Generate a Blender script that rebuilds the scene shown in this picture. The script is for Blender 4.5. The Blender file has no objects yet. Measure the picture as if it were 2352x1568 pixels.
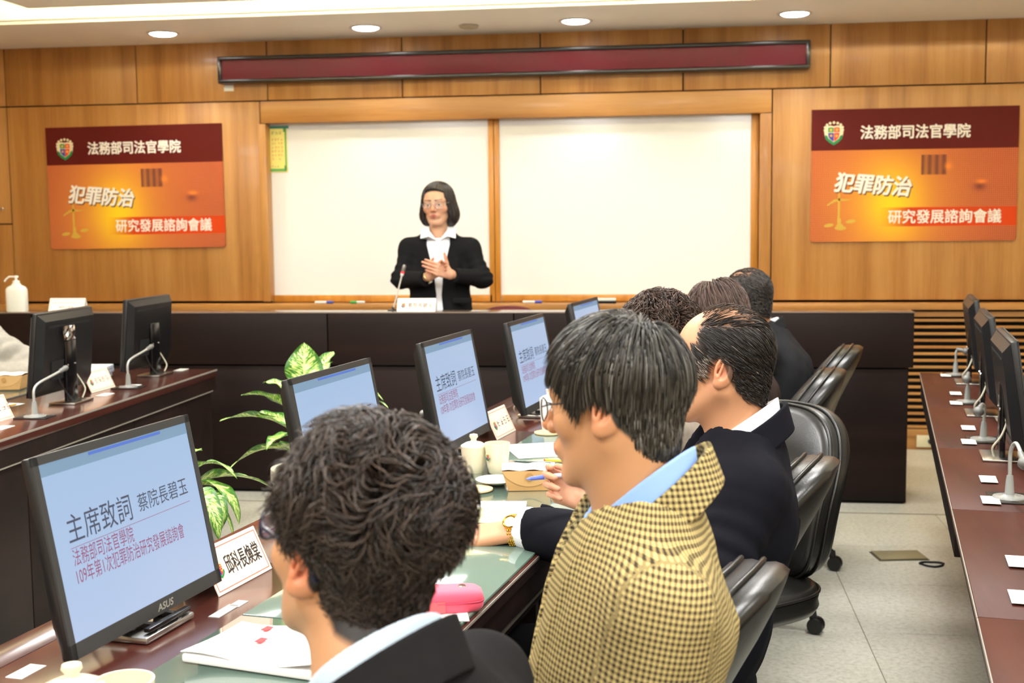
import bpy, bmesh, math, random
import numpy as np
from mathutils import Vector, Matrix, Euler

random.seed(7)
SC = bpy.context.scene
COL = SC.collection
PI = math.pi
R = math.radians

# ------------------------------------------------------------------ camera
CAM_H, FPX = 1.45, 2850.0
CAM_PITCH, CAM_ROLL, CAM_YAW = math.atan(279 / FPX), -0.0105, math.atan(2850 / 21300)
cam_d = bpy.data.cameras.new('camera')
cam = bpy.data.objects.new('camera', cam_d)
COL.objects.link(cam)
cam_d.sensor_width = 36.0
cam_d.lens = 36.0 * FPX / 2352
cam_d.clip_start, cam_d.clip_end = 0.05, 60
CAM_R = Matrix.Rotation(CAM_YAW, 3, 'Z') @ Matrix.Rotation(PI / 2 - CAM_PITCH, 3, 'X') @ Matrix.Rotation(CAM_ROLL, 3, 'Z')
cam.matrix_world = Matrix.Translation((0, 0, CAM_H)) @ CAM_R.to_4x4()
cam_d.dof.use_dof = True
cam_d.dof.focus_distance = 2.7
cam_d.dof.aperture_fstop = 6.5
SC.camera = cam

# ------------------------------------------------------------------ world, exposure
world = bpy.data.worlds.new('room_air')
SC.world = world
world.use_nodes = True
world.node_tree.nodes['Background'].inputs[0].default_value = (1.0, 0.97, 0.92, 1)
world.node_tree.nodes['Background'].inputs[1].default_value = 0.3
SC.view_settings.view_transform = 'Standard'
SC.view_settings.look = 'None'
SC.view_settings.gamma = 1.0
SC.view_settings.use_curve_mapping = False
SC.view_settings.exposure = 0.80

# ------------------------------------------------------------------ ceiling lamps
CEIL = 2.62
PANEL_SPOTS = [(x, y) for y in (-1.2, 0.4, 2.0, 3.6, 5.1) for x in (-2.7, -1.0, 0.7, 2.4) if not (x > 2 and y > 3)]
DOWN_SPOTS = [(-3.153, 7.46), (-1.874, 7.48), (-0.601, 7.475), (0.667, 7.46)]
PANEL_W = 17.0
def area_lamp(name, loc, size, power, color, rot=(0, 0, 0), shape='SQUARE', size_y=None, spread=180):
    d = bpy.data.lights.new(name, 'AREA')
    d.shape = shape
    d.size = size
    if size_y:
        d.size_y = size_y
    d.energy = power
    d.color = color
    d.spread = R(spread)
    o = bpy.data.objects.new(name, d)
    o.location = loc
    o.rotation_euler = rot
    COL.objects.link(o)
    return o
for x, y in PANEL_SPOTS:
    area_lamp('ceiling_panel_lamp', (x, y, CEIL - 0.022), 0.52, PANEL_W, (1.0, 0.995, 0.975))

# ------------------------------------------------------------------ helpers: objects and tags
def tag(o, label=None, cat=None, group=None, kind=None):
    if label: o['label'] = label
    if cat: o['category'] = cat
    if group: o['group'] = group
    if kind: o['kind'] = kind
    return o
def thing(name, label, cat, loc=(0, 0, 0), rotz=0.0, group=None, rot=None):
    o = bpy.data.objects.new(name, None)
    o.empty_display_size = 0.05
    COL.objects.link(o)
    o.location = loc
    o.rotation_euler = rot if rot else (0, 0, rotz)
    return tag(o, label, cat, group)
def link(o, parent=None):
    COL.objects.link(o)
    if parent is not None:
        o.parent = parent
    return o
def copy_tree(o, parent=None):
    c = o.copy()
    COL.objects.link(c)
    if parent is not None:
        c.parent = parent
    for ch in list(o.children):
        copy_tree(ch, c)
    return c
def relabel(o, label, group=None):
    o['label'] = label
    if group: o['group'] = group
    return o

UD = R(9.0)                                   # the direction of the right-hand tables
UV, VV = Vector((math.sin(UD), math.cos(UD), 0)), Vector((math.cos(UD), -math.sin(UD), 0))
def T(s, o, z=0.0):                            # along the table, across it, up
    p = UV * s + VV * o
    return Vector((p.x, p.y, z))
def px(x, y, d):                               # a photo pixel at a real depth from the camera
    return Vector((0, 0, CAM_H)) + CAM_R @ Vector(((x - 1176) / FPX * d, -(y - 784) / FPX * d, -d))
def pz(x, y, z):                               # a photo pixel on a level surface
    d = CAM_R @ Vector(((x - 1176) / FPX, -(y - 784) / FPX, -1))
    return Vector((0, 0, CAM_H)) + d * ((z - CAM_H) / d.z)
CR, CF = Vector((math.cos(CAM_YAW), math.sin(CAM_YAW), 0)), Vector((-math.sin(CAM_YAW), math.cos(CAM_YAW), 0))

# ------------------------------------------------------------------ helpers: meshes
class MB:
    def __init__(s):
        s.v, s.f = [], []
    def add(s, vs, fs, m=None):
        n = len(s.v)
        if m is not None:
            vs = [m @ Vector(p) for p in vs]
        s.v += [tuple(p) for p in vs]
        s.f += [tuple(i + n for i in f) for f in fs]
        return s
    def box(s, c, d, m=None, bev=0.0):
        x, y, z = d[0] / 2, d[1] / 2, d[2] / 2
        if bev <= 0:
            vs = [(c[0] + a * x, c[1] + b * y, c[2] + e * z) for a in (-1, 1) for b in (-1, 1) for e in (-1, 1)]
            return s.add(vs, [(0, 1, 3, 2), (4, 6, 7, 5), (0, 4, 5, 1), (2, 3, 7, 6), (0, 2, 6, 4), (1, 5, 7, 3)], m)
        bev = min(bev, x * .95, y * .95, z * .95)
        bm = bmesh.new()
        bmesh.ops.create_cube(bm, size=1)
        bmesh.ops.scale(bm, vec=(d[0], d[1], d[2]), verts=bm.verts)
        bmesh.ops.bevel(bm, geom=list(bm.edges), offset=bev, segments=2, profile=.5, affect='EDGES')
        bmesh.ops.translate(bm, vec=c, verts=bm.verts)
        bm.verts.index_update()
        vs = [tuple(q.co) for q in bm.verts]
        fs = [tuple(q.index for q in f.verts) for f in bm.faces]
        bm.free()
        return s.add(vs, fs, m)
    def lathe(s, prof, seg=24, m=None, c=(0, 0, 0), cap=True):
        vs, fs = [], []
        for r, z in prof:
            for k in range(seg):
                a = 2 * PI * k / seg
                vs.append((c[0] + r * math.cos(a), c[1] + r * math.sin(a), c[2] + z))
        for i in range(len(prof) - 1):
            for k in range(seg):
                fs.append((i * seg + k, i * seg + (k + 1) % seg, (i + 1) * seg + (k + 1) % seg, (i + 1) * seg + k))
        if cap:
            fs.append(tuple(range(seg))[::-1])
            fs.append(tuple((len(prof) - 1) * seg + k for k in range(seg)))
        return s.add(vs, fs, m)
    def tube(s, pts, r, seg=8, m=None, cap=True, closed=False):
        pts = [Vector(p) for p in pts]
        n = len(pts)
        rs = r if isinstance(r, (list, tuple)) else [r] * n
        vs, fs = [], []
        prev = None
        for i, p in enumerate(pts):
            if closed:
                t = (pts[(i + 1) % n] - pts[i - 1]).normalized()
            else:
                t = (pts[min(i + 1, n - 1)] - pts[max(i - 1, 0)]).normalized()
            if prev is None:
                a = Vector((0, 0, 1)) if abs(t.z) < .9 else Vector((1, 0, 0))
                nrm = (a - t * a.dot(t)).normalized()
            else:
                nrm = (prev - t * prev.dot(t)).normalized()
            prev = nrm
            b = t.cross(nrm)
            for k in range(seg):
                a = 2 * PI * k / seg
                vs.append(p + (nrm * math.cos(a) + b * math.sin(a)) * rs[i])
        for i in range(n if closed else n - 1):
            j = (i + 1) % n
            for k in range(seg):
                fs.append((i * seg + k, i * seg + (k + 1) % seg, j * seg + (k + 1) % seg, j * seg + k))
        if cap and not closed:
            fs.append(tuple(range(seg))[::-1])
            fs.append(tuple((n - 1) * seg + k for k in range(seg)))
        return s.add(vs, fs, m)
    def prism(s, poly, z0, z1, m=None):
        n = len(poly)
        vs = [(p[0], p[1], z0) for p in poly] + [(p[0], p[1], z1) for p in poly]
        fs = [tuple(range(n))[::-1], tuple(range(n, 2 * n))] + [(i, (i + 1) % n, n + (i + 1) % n, n + i) for i in range(n)]
        return s.add(vs, fs, m)
    def grid(s, fn, nu, nv, m=None):
        vs = [fn(i / nu, j / nv) for j in range(nv + 1) for i in range(nu + 1)]
        fs = [(j * (nu + 1) + i, j * (nu + 1) + i + 1, (j + 1) * (nu + 1) + i + 1, (j + 1) * (nu + 1) + i) for j in range(nv) for i in range(nu)]
        return s.add(vs, fs, m)
    def build(s, name, mat, parent=None, smooth=None, recalc=True):
        me = bpy.data.meshes.new(name)
        me.from_pydata(s.v, [], s.f)
        if recalc:
            bm = bmesh.new()
            bm.from_mesh(me)
            bmesh.ops.recalc_face_normals(bm, faces=bm.faces)
            bm.to_mesh(me)
            bm.free()
        if mat: me.materials.append(mat)
        if smooth is not None:
            me.shade_smooth()
            if smooth < 180:
                me.set_sharp_from_angle(angle=R(smooth))
        o = bpy.data.objects.new(name, me)
        return link(o, parent)
def box(name, c, d, mat, parent=None, bev=0.0, m=None):
    return MB().box(c, d, m, bev).build(name, mat, parent, smooth=35 if bev > 0 else None)
def bez(p0, p1, p2, p3, n=12):
    p0, p1, p2, p3 = map(Vector, (p0, p1, p2, p3))
    out = []
    for i in range(n + 1):
        t = i / n
        out.append(p0 * (1 - t) ** 3 + p1 * 3 * t * (1 - t) ** 2 + p2 * 3 * t * t * (1 - t) + p3 * t ** 3)
    return out
def catmull(pts, n=6):
    pts = [Vector(p) for p in pts]
    out = []
    for i in range(len(pts) - 1):
        a, b, c, d = pts[max(i - 1, 0)], pts[i], pts[i + 1], pts[min(i + 2, len(pts) - 1)]
        for k in range(n):
            t = k / n
            out.append(0.5 * (2 * b + (c - a) * t + (2 * a - 5 * b + 4 * c - d) * t * t + (3 * b - a - 3 * c + d) * t ** 3))
    out.append(pts[-1])
    return out
def text(name, body, size, mat, parent, m, bold=0.0, shear=0.0, xs=1.0, align='LEFT', fit=None, depth=0.0002, space=1.0):
    """flat lettering as a mesh; m places its plane (x along the line, y up, z out of the surface)"""
    c = bpy.data.curves.new(name, 'FONT')
    c.body = body
    c.size = size
    c.shear = shear
    c.align_x = align
    c.space_character = space
    c.resolution_u = 3
    o = bpy.data.objects.new(name, c)
    COL.objects.link(o)
    dg = bpy.context.evaluated_depsgraph_get()
    me = bpy.data.meshes.new_from_object(o.evaluated_get(dg))
    bpy.data.objects.remove(o)
    me.name = name
    n = len(me.vertices)
    co = np.zeros(n * 3)
    me.vertices.foreach_get('co', co)
    co = co.reshape(-1, 3)
    co[:, 0] *= xs
    if fit:
        w = co[:, 0].max() - co[:, 0].min()
        if align == 'LEFT':
            co[:, 0] -= co[:, 0].min()
        co[:, 0] *= fit / w
    if bold:                                    # heavier strokes: the outline laid over itself with small shifts
        fs = [tuple(p.vertices) for p in me.polygons]
        vs, ff = [], []
        for k in range(7):
            a = 2 * PI * k / 6
            sh = np.array((0, 0, 0)) if k == 6 else np.array((bold * math.cos(a), bold * math.sin(a), -.00004 * (k + 1)))
            vs.append(co + sh)
            ff += [tuple(i + k * n for i in f) for f in fs]
        me2 = bpy.data.meshes.new(name)
        me2.from_pydata(np.concatenate(vs).tolist(), [], ff)
        bpy.data.meshes.remove(me)
        me = me2
    else:
        me.vertices.foreach_set('co', co.ravel())
    me.materials.clear()
    me.materials.append(mat)
    o = bpy.data.objects.new(name, me)
    link(o, parent)
    o.matrix_local = m @ Matrix.Translation((0, 0, depth))
    return o

# ------------------------------------------------------------------ helpers: materials
def lin(c):
    return tuple(((x / 255) / 12.92 if x / 255 <= 0.04045 else ((x / 255 + 0.055) / 1.055) ** 2.4) for x in c[:3]) + (1.0,)
MATS = {}
class NT:
    def __init__(s, name):
        s.m = bpy.data.materials.new(name)
        s.m.use_nodes = True
        s.t = s.m.node_tree
        s.b = s.t.nodes['Principled BSDF']
        MATS[name] = s.m
    def n(s, typ, **kw):
        nd = s.t.nodes.new(typ)
        for k, v in kw.items():
            if k.startswith('i_'):
                key = k[2:]
                key = int(key) if key.isdigit() else key
                nd.inputs[key].default_value = v
            else:
                setattr(nd, k, v)
        return nd
    def l(s, a, b):
        s.t.links.new(a, b)
    def math(s, op, a, b=None, c=None, clamp=False):
        nd = s.t.nodes.new('ShaderNodeMath')
        nd.operation = op
        nd.use_clamp = clamp
        for i, x in enumerate((a, b, c)):
            if x is None: continue
            if isinstance(x, (int, float)): nd.inputs[i].default_value = x
            else: s.l(x, nd.inputs[i])
        return nd.outputs[0]
    def mix(s, f, a, b, mode='MIX'):
        nd = s.t.nodes.new('ShaderNodeMix')
        nd.data_type = 'RGBA'
        nd.blend_type = mode
        for i, x in ((0, f), (6, a), (7, b)):
            if isinstance(x, (int, float)): nd.inputs[i].default_value = x
            elif isinstance(x, tuple): nd.inputs[i].default_value = x
            else: s.l(x, nd.inputs[i])
        return nd.outputs[2]
    def ramp(s, f, stops):
        nd = s.t.nodes.new('ShaderNodeValToRGB')
        el = nd.color_ramp.elements
        while len(el) < len(stops): el.new(0.5)
        for e, (p, c) in zip(el, stops):
            e.position, e.color = p, c
        s.l(f, nd.inputs[0])
        return nd.outputs[0]
    def bump(s, h, strength=.3, dist=.002):
        nd = s.n('ShaderNodeBump')
        nd.inputs['Strength'].default_value = strength
        nd.inputs['Distance'].default_value = dist
        s.l(h, nd.inputs['Height'])
        s.l(nd.outputs[0], s.b.inputs['Normal'])
    def set(s, **kw):
        for k, v in kw.items():
            s.b.inputs[k.replace('_', ' ')].default_value = v
def mat(name, rgb, rough=.5, metal=0.0, var=0.0, scale=20.0, stretch=(1, 1, 1), bump=0.0, bscale=400.0, coat=0.0, spec=.5, sheen=0.0, emis=None, estr=0.0, trans=0.0, alpha=1.0, coords='Object', sss=0.0):
    if name in MATS: return MATS[name]
    t = NT(name)
    t.set(Roughness=rough, Metallic=metal)
    t.b.inputs['Specular IOR Level'].default_value = spec
    t.b.inputs['Coat Weight'].default_value = coat
    t.b.inputs['Coat Roughness'].default_value = .08
    t.b.inputs['Sheen Weight'].default_value = sheen
    t.b.inputs['Base Color'].default_value = lin(rgb)
    t.m.diffuse_color = lin(rgb)
    if trans: t.b.inputs['Transmission Weight'].default_value = trans
    if alpha < 1: t.b.inputs['Alpha'].default_value = alpha
    if sss:
        t.b.inputs['Subsurface Weight'].default_value = sss
        t.b.inputs['Subsurface Radius'].default_value = (.01, .004, .002)
    if emis:
        t.b.inputs['Emission Color'].default_value = lin(emis)
        t.b.inputs['Emission Strength'].default_value = estr
    if var or bump:
        tc = t.n('ShaderNodeTexCoord')
        mp = t.n('ShaderNodeMapping')
        mp.inputs['Scale'].default_value = stretch
        t.l(tc.outputs[coords], mp.inputs[0])
    if var:
        nz = t.n('ShaderNodeTexNoise', i_Scale=scale, i_Detail=5.0, i_Roughness=.6)
        t.l(mp.outputs[0], nz.inputs['Vector'])
        c = lin(rgb)
        lo = tuple(max(0, x * (1 - var)) for x in c[:3]) + (1,)
        hi = tuple(min(1, x * (1 + var)) for x in c[:3]) + (1,)
        t.l(t.ramp(nz.outputs[0], [(.3, lo), (.7, hi)]), t.b.inputs['Base Color'])
    if bump:
        nb = t.n('ShaderNodeTexNoise', i_Scale=bscale, i_Detail=3.0)
        t.l(mp.outputs[0], nb.inputs['Vector'])
        t.bump(nb.outputs[0], bump, .001)
    return t.m
def wood(name, dark, mid, light, rough=.35, grain=1.0, axis='Z', coat=.2, blotch=.5, spec=.5):
    """veneer: long soft figure along one axis, fine pores, slow tone changes from leaf to leaf"""
    t = NT(name)
    g = t.n('ShaderNodeNewGeometry')
    oi = t.n('ShaderNodeObjectInfo')
    mp = t.n('ShaderNodeMapping')
    k = dict(Z=(1, 1, .045), X=(.045, 1, 1), Y=(1, .045, 1))[axis]
    mp.inputs['Scale'].default_value = k
    add = t.n('ShaderNodeVectorMath', operation='ADD')
    sc = t.n('ShaderNodeVectorMath', operation='SCALE')
    cmb = t.n('ShaderNodeCombineXYZ')
    t.l(oi.outputs['Random'], cmb.inputs[0]); t.l(oi.outputs['Random'], cmb.inputs[2])
    t.l(cmb.outputs[0], sc.inputs[0]); sc.inputs['Scale'].default_value = 7.0
    t.l(g.outputs['Position'], add.inputs[0]); t.l(sc.outputs[0], add.inputs[1])
    t.l(add.outputs[0], mp.inputs[0])
    a = t.n('ShaderNodeTexNoise', i_Scale=9.0 * grain, i_Detail=3.0, i_Roughness=.55, i_Distortion=.5)
    b = t.n('ShaderNodeTexNoise', i_Scale=120.0 * grain, i_Detail=4.0, i_Roughness=.6)
    for x in (a, b): t.l(mp.outputs[0], x.inputs['Vector'])
    f = t.math('ADD', t.math('MULTIPLY', a.outputs[0], .75), t.math('MULTIPLY', b.outputs[0], .25))
    col = t.ramp(f, [(.3, lin(dark)), (.5, lin(mid)), (.72, lin(light))])
    big = t.n('ShaderNodeTexNoise', i_Scale=1.1, i_Detail=1.0)
    t.l(add.outputs[0], big.inputs['Vector'])
    tone = t.ramp(big.outputs[0], [(.3, (1 - .18 * blotch,) * 3 + (1,)), (.7, (1 + .12 * blotch,) * 3 + (1,))])
    t.l(t.mix(1.0, col, tone, 'MULTIPLY'), t.b.inputs['Base Color'])
    t.set(Roughness=rough)
    t.b.inputs['Coat Weight'].default_value = coat
    t.b.inputs['Specular IOR Level'].default_value = spec
    t.b.inputs['Coat Roughness'].default_value = .12
    t.bump(b.outputs[0], .06, .001)
    return t.m
def attr_mat(name, rough=.5, spec=.5, sss=0.0, sheen=0.0, bump=0.0, bscale=600.0, aniso=0.0):
    t = NT(name)
    at = t.n('ShaderNodeAttribute', attribute_name='Col')
    t.l(at.outputs['Color'], t.b.inputs['Base Color'])
    t.set(Roughness=rough)
    t.b.inputs['Specular IOR Level'].default_value = spec
    t.b.inputs['Sheen Weight'].default_value = sheen
    if sss:
        t.b.inputs['Subsurface Weight'].default_value = sss
        t.b.inputs['Subsurface Radius'].default_value = (.012, .004, .002)
        t.b.inputs['Subsurface Scale'].default_value = .5
    if bump:
        tc = t.n('ShaderNodeTexCoord')
        nb = t.n('ShaderNodeTexNoise', i_Scale=bscale, i_Detail=3.0)
        t.l(tc.outputs['Object'], nb.inputs['Vector'])
        t.bump(nb.outputs[0], bump, .001)
    return t.m

WOOD = wood('honey_veneer', (152, 98, 44), (180, 126, 64), (198, 148, 86), rough=.42, coat=.12)
WOODH = wood('honey_veneer_rail', (156, 102, 48), (186, 132, 70), (202, 152, 90), rough=.4, axis='X', coat=.15)
WOODF = wood('golden_frame_wood', (172, 108, 30), (198, 134, 48), (214, 154, 70), rough=.4, axis='Z', coat=.2)
DARK = wood('espresso_veneer', (19, 10, 8), (28, 15, 12), (37, 21, 17), rough=.55, axis='X', coat=.0, spec=.22)
DARKTOP = wood('mahogany_top', (58, 27, 22), (74, 36, 29), (90, 48, 38), rough=.22, axis='Y', coat=.35)
REDTOP = wood('red_mahogany_top', (58, 28, 21), (72, 36, 27), (86, 46, 34), rough=.42, axis='Y', coat=.0, spec=.12)
BLACKGAP = mat('shadow_gap_black', (14, 10, 8), .8)
WHITE = mat('white_paper', (245, 244, 238), .7)
STICK = mat('white_sticker', (240, 240, 232), .5)
CREAM = mat('cream_porcelain', (240, 230, 200), .25, coat=.4)
BLKPLAST = mat('black_plastic', (26, 26, 27), .38, var=.1, bump=.05, bscale=900)
DKGREY = mat('dark_grey_plastic', (52, 52, 52), .45, bump=.06, bscale=900)
SILVER = mat('satin_silver', (190, 188, 182), .28, metal=1.0)
GREYMET = mat('grey_mic_plastic', (176, 176, 170), .35, metal=.3)
CHROME = mat('chrome', (220, 220, 220), .12, metal=1.0)
GLASS = None
# ================================================================== the room
WALL_Y = 7.9
def struct(o, label=None):
    o['kind'] = 'structure'
    if label: o['label'] = label
    return o
# floor: square vinyl tiles over a screed
TILE = []
def tile_mat():
    t = NT('speckled_cream_tile')
    g = t.n('ShaderNodeNewGeometry')
    oi = t.n('ShaderNodeObjectInfo')
    a = t.n('ShaderNodeTexNoise', i_Scale=55.0, i_Detail=8.0, i_Roughness=.75)
    b = t.n('ShaderNodeTexNoise', i_Scale=3.0, i_Detail=3.0)
    t.l(g.outputs['Position'], a.inputs['Vector']); t.l(g.outputs['Position'], b.inputs['Vector'])
    c = t.ramp(a.outputs[0], [(.32, lin((176, 172, 154))), (.5, lin((206, 204, 190))), (.68, lin((222, 220, 208)))])
    w = t.ramp(b.outputs[0], [(.35, (.9, .9, .89, 1)), (.65, (1.03, 1.03, 1.03, 1))])
    v = t.ramp(oi.outputs['Random'], [(0, (.96, .96, .96, 1)), (1, (1.02, 1.02, 1.02, 1))])
    t.l(t.mix(1, t.mix(1, c, w, 'MULTIPLY'), v, 'MULTIPLY'), t.b.inputs['Base Color'])
    t.set(Roughness=.38)
    return t.m
floor = struct(box('floor', (-.4, 2.5, -.012), (10.4, 10.9, .02), mat('floor_joint', (128, 120, 100), .7)))
ftile = MB().box((0, 0, 0), (.597, .597, .006), bev=.0015).build('floor_tile', tile_mat(), floor)
first = True
fx0, fy0 = -3.25, 1.05
for i in range(9):
    for j in range(9):
        o = ftile if first else link(ftile.copy(), floor)
        first = False
        o.location = (fx0 + i * .6, fy0 + j * .6, -.003)
MB().box((-.4, -1.13, -.003), (10.4, 3.7, .006)).box((-4.58, 4.33, -.003), (2.04, 7.2, .006)).box((3.355, 4.33, -.003), (2.49, 7.2, .006)).box((-.73, 7.06, -.003), (5.66, 1.78, .006)).build('floor_margin', MATS['speckled_cream_tile'], floor)

# front wall: carcass with separate veneer panels, open joints
wf = struct(box('wall_front', (-.4, WALL_Y + .17, 1.36), (10.4, .1, 2.72), BLACKGAP))
def wpanel(x0, x1, z0, z1, m=WOOD, proud=.03, name='panel', gap=.008):
    return box(name, ((x0 + x1) / 2, WALL_Y + .04 - proud / 2 + .0, (z0 + z1) / 2), (x1 - x0 - gap, proud, z1 - z0 - gap), m, wf, bev=.0015)
SEAM = [-5.352, -4.46, -3.537, -2.645, -1.75, -.86, .032, .925, 1.838, 2.75, 3.65, 4.5]
for a, b in zip(SEAM[:-1], SEAM[1:]):
    wpanel(a, b, 2.238, 2.66)
wpanel(-5.352, -4.46, 1.458, 2.238, name='cupboard_door')
wpanel(-4.46, -2.70, .93, 2.238)
wpanel(.578, 2.75, .93, 2.238)
wpanel(2.75, 4.5, .93, 2.238)
wpanel(-2.70, .578, 2.09, 2.238, WOODH, .034)
box('recess_soffit', (-1.06, WALL_Y + .08, 2.105), (3.27, .08, .02), WOODH, wf)
# glazed cupboard beside the panels
box('cupboard_frame', (-4.5465, WALL_Y + .025, 1.187), (.169, .03, .533), WOOD, wf)
box('cupboard_frame', (-4.995, WALL_Y + .025, 1.42), (.725, .03, .068), WOODH, wf)
box('cupboard_frame', (-4.995, WALL_Y + .025, .951), (.725, .03, .06), WOODH, wf)
MB().lathe([(.004, 0), (.004, .012), (.011, .016), (.012, .022), (.006, .028)], 16, Matrix.Translation((-4.515, WALL_Y + .01, 1.56)) @ Matrix.Rotation(PI / 2, 4, 'X')).build('door_knob', CHROME, wf, 40)
glz = mat('cupboard_glass', (150, 165, 150), .08, spec=.8, var=.35, scale=5)
box('glass_pane', (-4.97, WALL_Y + .035, 1.19), (.68, .006, .42), glz, wf)
# rails under the panels
MB().box((-.4, WALL_Y + .035, .897), (10.4, .18, .042), bev=.004).build('ledge_rail', WOODH, wf, 35)
MB().box((-.4, WALL_Y + .02, .862), (10.4, .05, .012)).build('shadow_rail', BLACKGAP, wf)
MB().box((-.4, WALL_Y + .015, .846), (10.4, .05, .03)).build('lower_rail', WOODH, wf)
slat0 = MB().box((0, WALL_Y + .005, 0), (10.4, .03, .0165), bev=.003).build('slat', WOODH, wf, 35)
for k in range(17):
    o = slat0 if k == 0 else link(slat0.copy(), wf)
    o.location = (-.4, 0, .808 - k * .0415)
MB().box((-.4, WALL_Y + .01, .105), (10.4, .04, .05), bev=.002).box((-.4, WALL_Y + .02, .04), (10.4, .04, .08)).build('plinth', WOODH, wf, 35)
wl = struct(box('wall_left', (-5.55, 2.5, 1.36), (.1, 10.9, 2.72), WOOD))
wr = struct(box('wall_right', (4.55, 2.5, 1.36), (.1, 10.9, 2.72), mat('warm_wall_paint', (206, 192, 164), .8)))
wb = struct(box('wall_back', (-.4, -2.95, 1.36), (10.4, .1, 2.72), MATS['warm_wall_paint']))

# ceiling: flat border, raised light trough, lower middle field
CP = mat('ceiling_paint', (250, 248, 242), .9)
CP2 = mat('trough_paint', (252, 248, 234), .9)
ce = struct(MB().box((-.4, 7.46, CEIL + .03), (10.4, .98, .06)).box((-4.83, 2.0, CEIL + .03), (1.54, 9.96, .06)).build('ceiling', CP))
MB().box((.5, 1.77, CEIL + .03), (8.0, 9.42, .06)).build('middle_field', CP, ce)
MB().box((-.4, 2.5, 2.95), (10.4, 10.9, .04)).build('trough_top', CP2, ce)
MB().box((-.4, 6.955, 2.79), (10.4, .03, .30)).box((-4.07, 2.0, 2.79), (.03, 9.96, .3)).build('trough_side', CP2, ce)
tube_m = mat('cove_tube_glow', (255, 250, 225), .5, emis=(255, 244, 208), estr=26.0)
for k in range(5):
    ct = MB().tube([(-.62, 0, 0), (.62, 0, 0)], .013, 10).box((0, 0, -.03), (1.3, .05, .03)).build('cove_tube', tube_m, ce)
    ct.location = (-2.9 + k * 1.42, 6.33, CEIL + .105)
for k in range(4):
    ct = MB().tube([(0, -.62, 0), (0, .62, 0)], .013, 10).box((0, 0, -.03), (.05, 1.3, .03)).build('cove_tube', tube_m, ce)
    ct.location = (-3.33, 5.6 - k * 1.42, CEIL + .105)
DG = mat('downlight_glow', (255, 252, 245), .4, emis=(255, 250, 246), estr=18.0)
dl = None
nm = ['above the poster beside the cupboard', 'above the sign, over the first whiteboard', 'above the sign, over the second whiteboard', 'above the sign end, towards the second poster']
for k, (x, y) in enumerate(DOWN_SPOTS):
    lb = 'round recessed downlight in the cream ceiling border %s' % nm[k]
    if dl is None:
        dl = thing('downlight', lb, 'downlight', (x, y, CEIL), 0, 'downlights along the front wall')
        MB().lathe([(.078, -.001), (.098, -.001), (.1, -.004), (.098, -.007), (.08, -.006)], 32, cap=False).build('trim_ring', mat('white_trim', (236, 234, 226), .5), dl, 60)
        MB().lathe([(.001, -.020), (.03, -.0195), (.06, -.015), (.076, -.009), (.081, -.003)], 32, cap=False).build('lens', DG, dl, 60)
        o = dl
    else:
        o = copy_tree(dl)
        o.location = (x, y, CEIL)
        relabel(o, lb)
    sp = bpy.data.lights.new('downlight_lamp', 'SPOT')
    sp.energy, sp.spot_size, sp.spot_blend, sp.shadow_soft_size, sp.color = 12.0, R(118), .7, .06, (1, .96, .90)
    so = bpy.data.objects.new('downlight_lamp', sp)
    so.location = (x, y, CEIL - .035)
    COL.objects.link(so)
sd = thing('smoke_detector', 'small flat smoke detector on the ceiling border between two downlights', 'detector', (-1.25, 7.53, CEIL), 0)
MB().lathe([(.05, -.001), (.06, -.003), (.055, -.016), (.035, -.02)], 24).build('cover', mat('detector_plastic', (196, 186, 164), .6), sd, 40)

# red message sign above the boards
sg = thing('led_sign', 'long dark red message sign in a black frame above the whiteboards', 'sign', (-1.076, WALL_Y - .005, 2.432))
SW, SH = 3.745, .17
fm = mat('black_sign_frame', (22, 20, 22), .3, coat=.3)
MB().box((0, -.035, SH / 2 - .012), (SW, .07, .025), bev=.006).box((0, -.035, -SH / 2 + .012), (SW, .07, .025), bev=.006).box((-SW / 2 + .0125, -.035, 0), (.025, .07, SH - .03), bev=.006).box((SW / 2 - .0125, -.035, 0), (.025, .07, SH - .03), bev=.006).build('frame', fm, sg, 40)
def led_mat():
    t = NT('red_dot_matrix')
    tc = t.n('ShaderNodeTexCoord')
    sp = t.n('ShaderNodeSeparateXYZ')
    t.l(tc.outputs['Object'], sp.inputs[0])
    a = t.math('SINE', t.math('MULTIPLY', sp.outputs[0], 2 * PI / .0065))
    b = t.math('SINE', t.math('MULTIPLY', sp.outputs[2], 2 * PI / .0065))
    f = t.math('MULTIPLY_ADD', t.math('MULTIPLY', a, b), .5, .5)
    t.l(t.mix(f, lin((84, 4, 24)), lin((110, 10, 34))), t.b.inputs['Base Color'])
    t.set(Roughness=.26)
    t.b.inputs['Specular IOR Level'].default_value = .14
    return t.m
box('display', (0, -.052, 0), (SW - .045, .012, SH - .045), led_mat(), sg)
tag(box('sticker', (-2.905, WALL_Y + .008, 2.325), (.065, .003, .038), STICK), 'small white sticker on the panel under the red sign', 'sticker')

# sliding whiteboards in a recess
wbd = thing('whiteboard', 'white writing board in a golden wood frame beside the yellow notice', 'whiteboard', (-1.93, WALL_Y + .105, 1.5), 0, 'sliding whiteboards')
BOARD = mat('gloss_white_board', (249, 250, 250), .12, spec=.5)
def board(par, w, z0, z1, fl, fr, fb):
    box('board', (0, 0, (z0 + z1) / 2 - 1.5), (w, .012, z1 - z0), BOARD, par)
    if fl: box('stile', (-w / 2 + fl / 2, -.012, (z0 + z1) / 2 - 1.5), (fl, .02, z1 - z0), WOODF, par, bev=.002)
    if fr: box('stile', (w / 2 - fr / 2, -.012, (z0 + z1) / 2 - 1.5), (fr, .02, z1 - z0), WOODF, par, bev=.002)
    box('bottom_rail', (0, -.012, z0 + fb / 2 - 1.5), (w - fl - fr, .02, fb), WOODF, par, bev=.002)
board(wbd, 1.508, .922, 2.095, .0, .034, .045)
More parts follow.
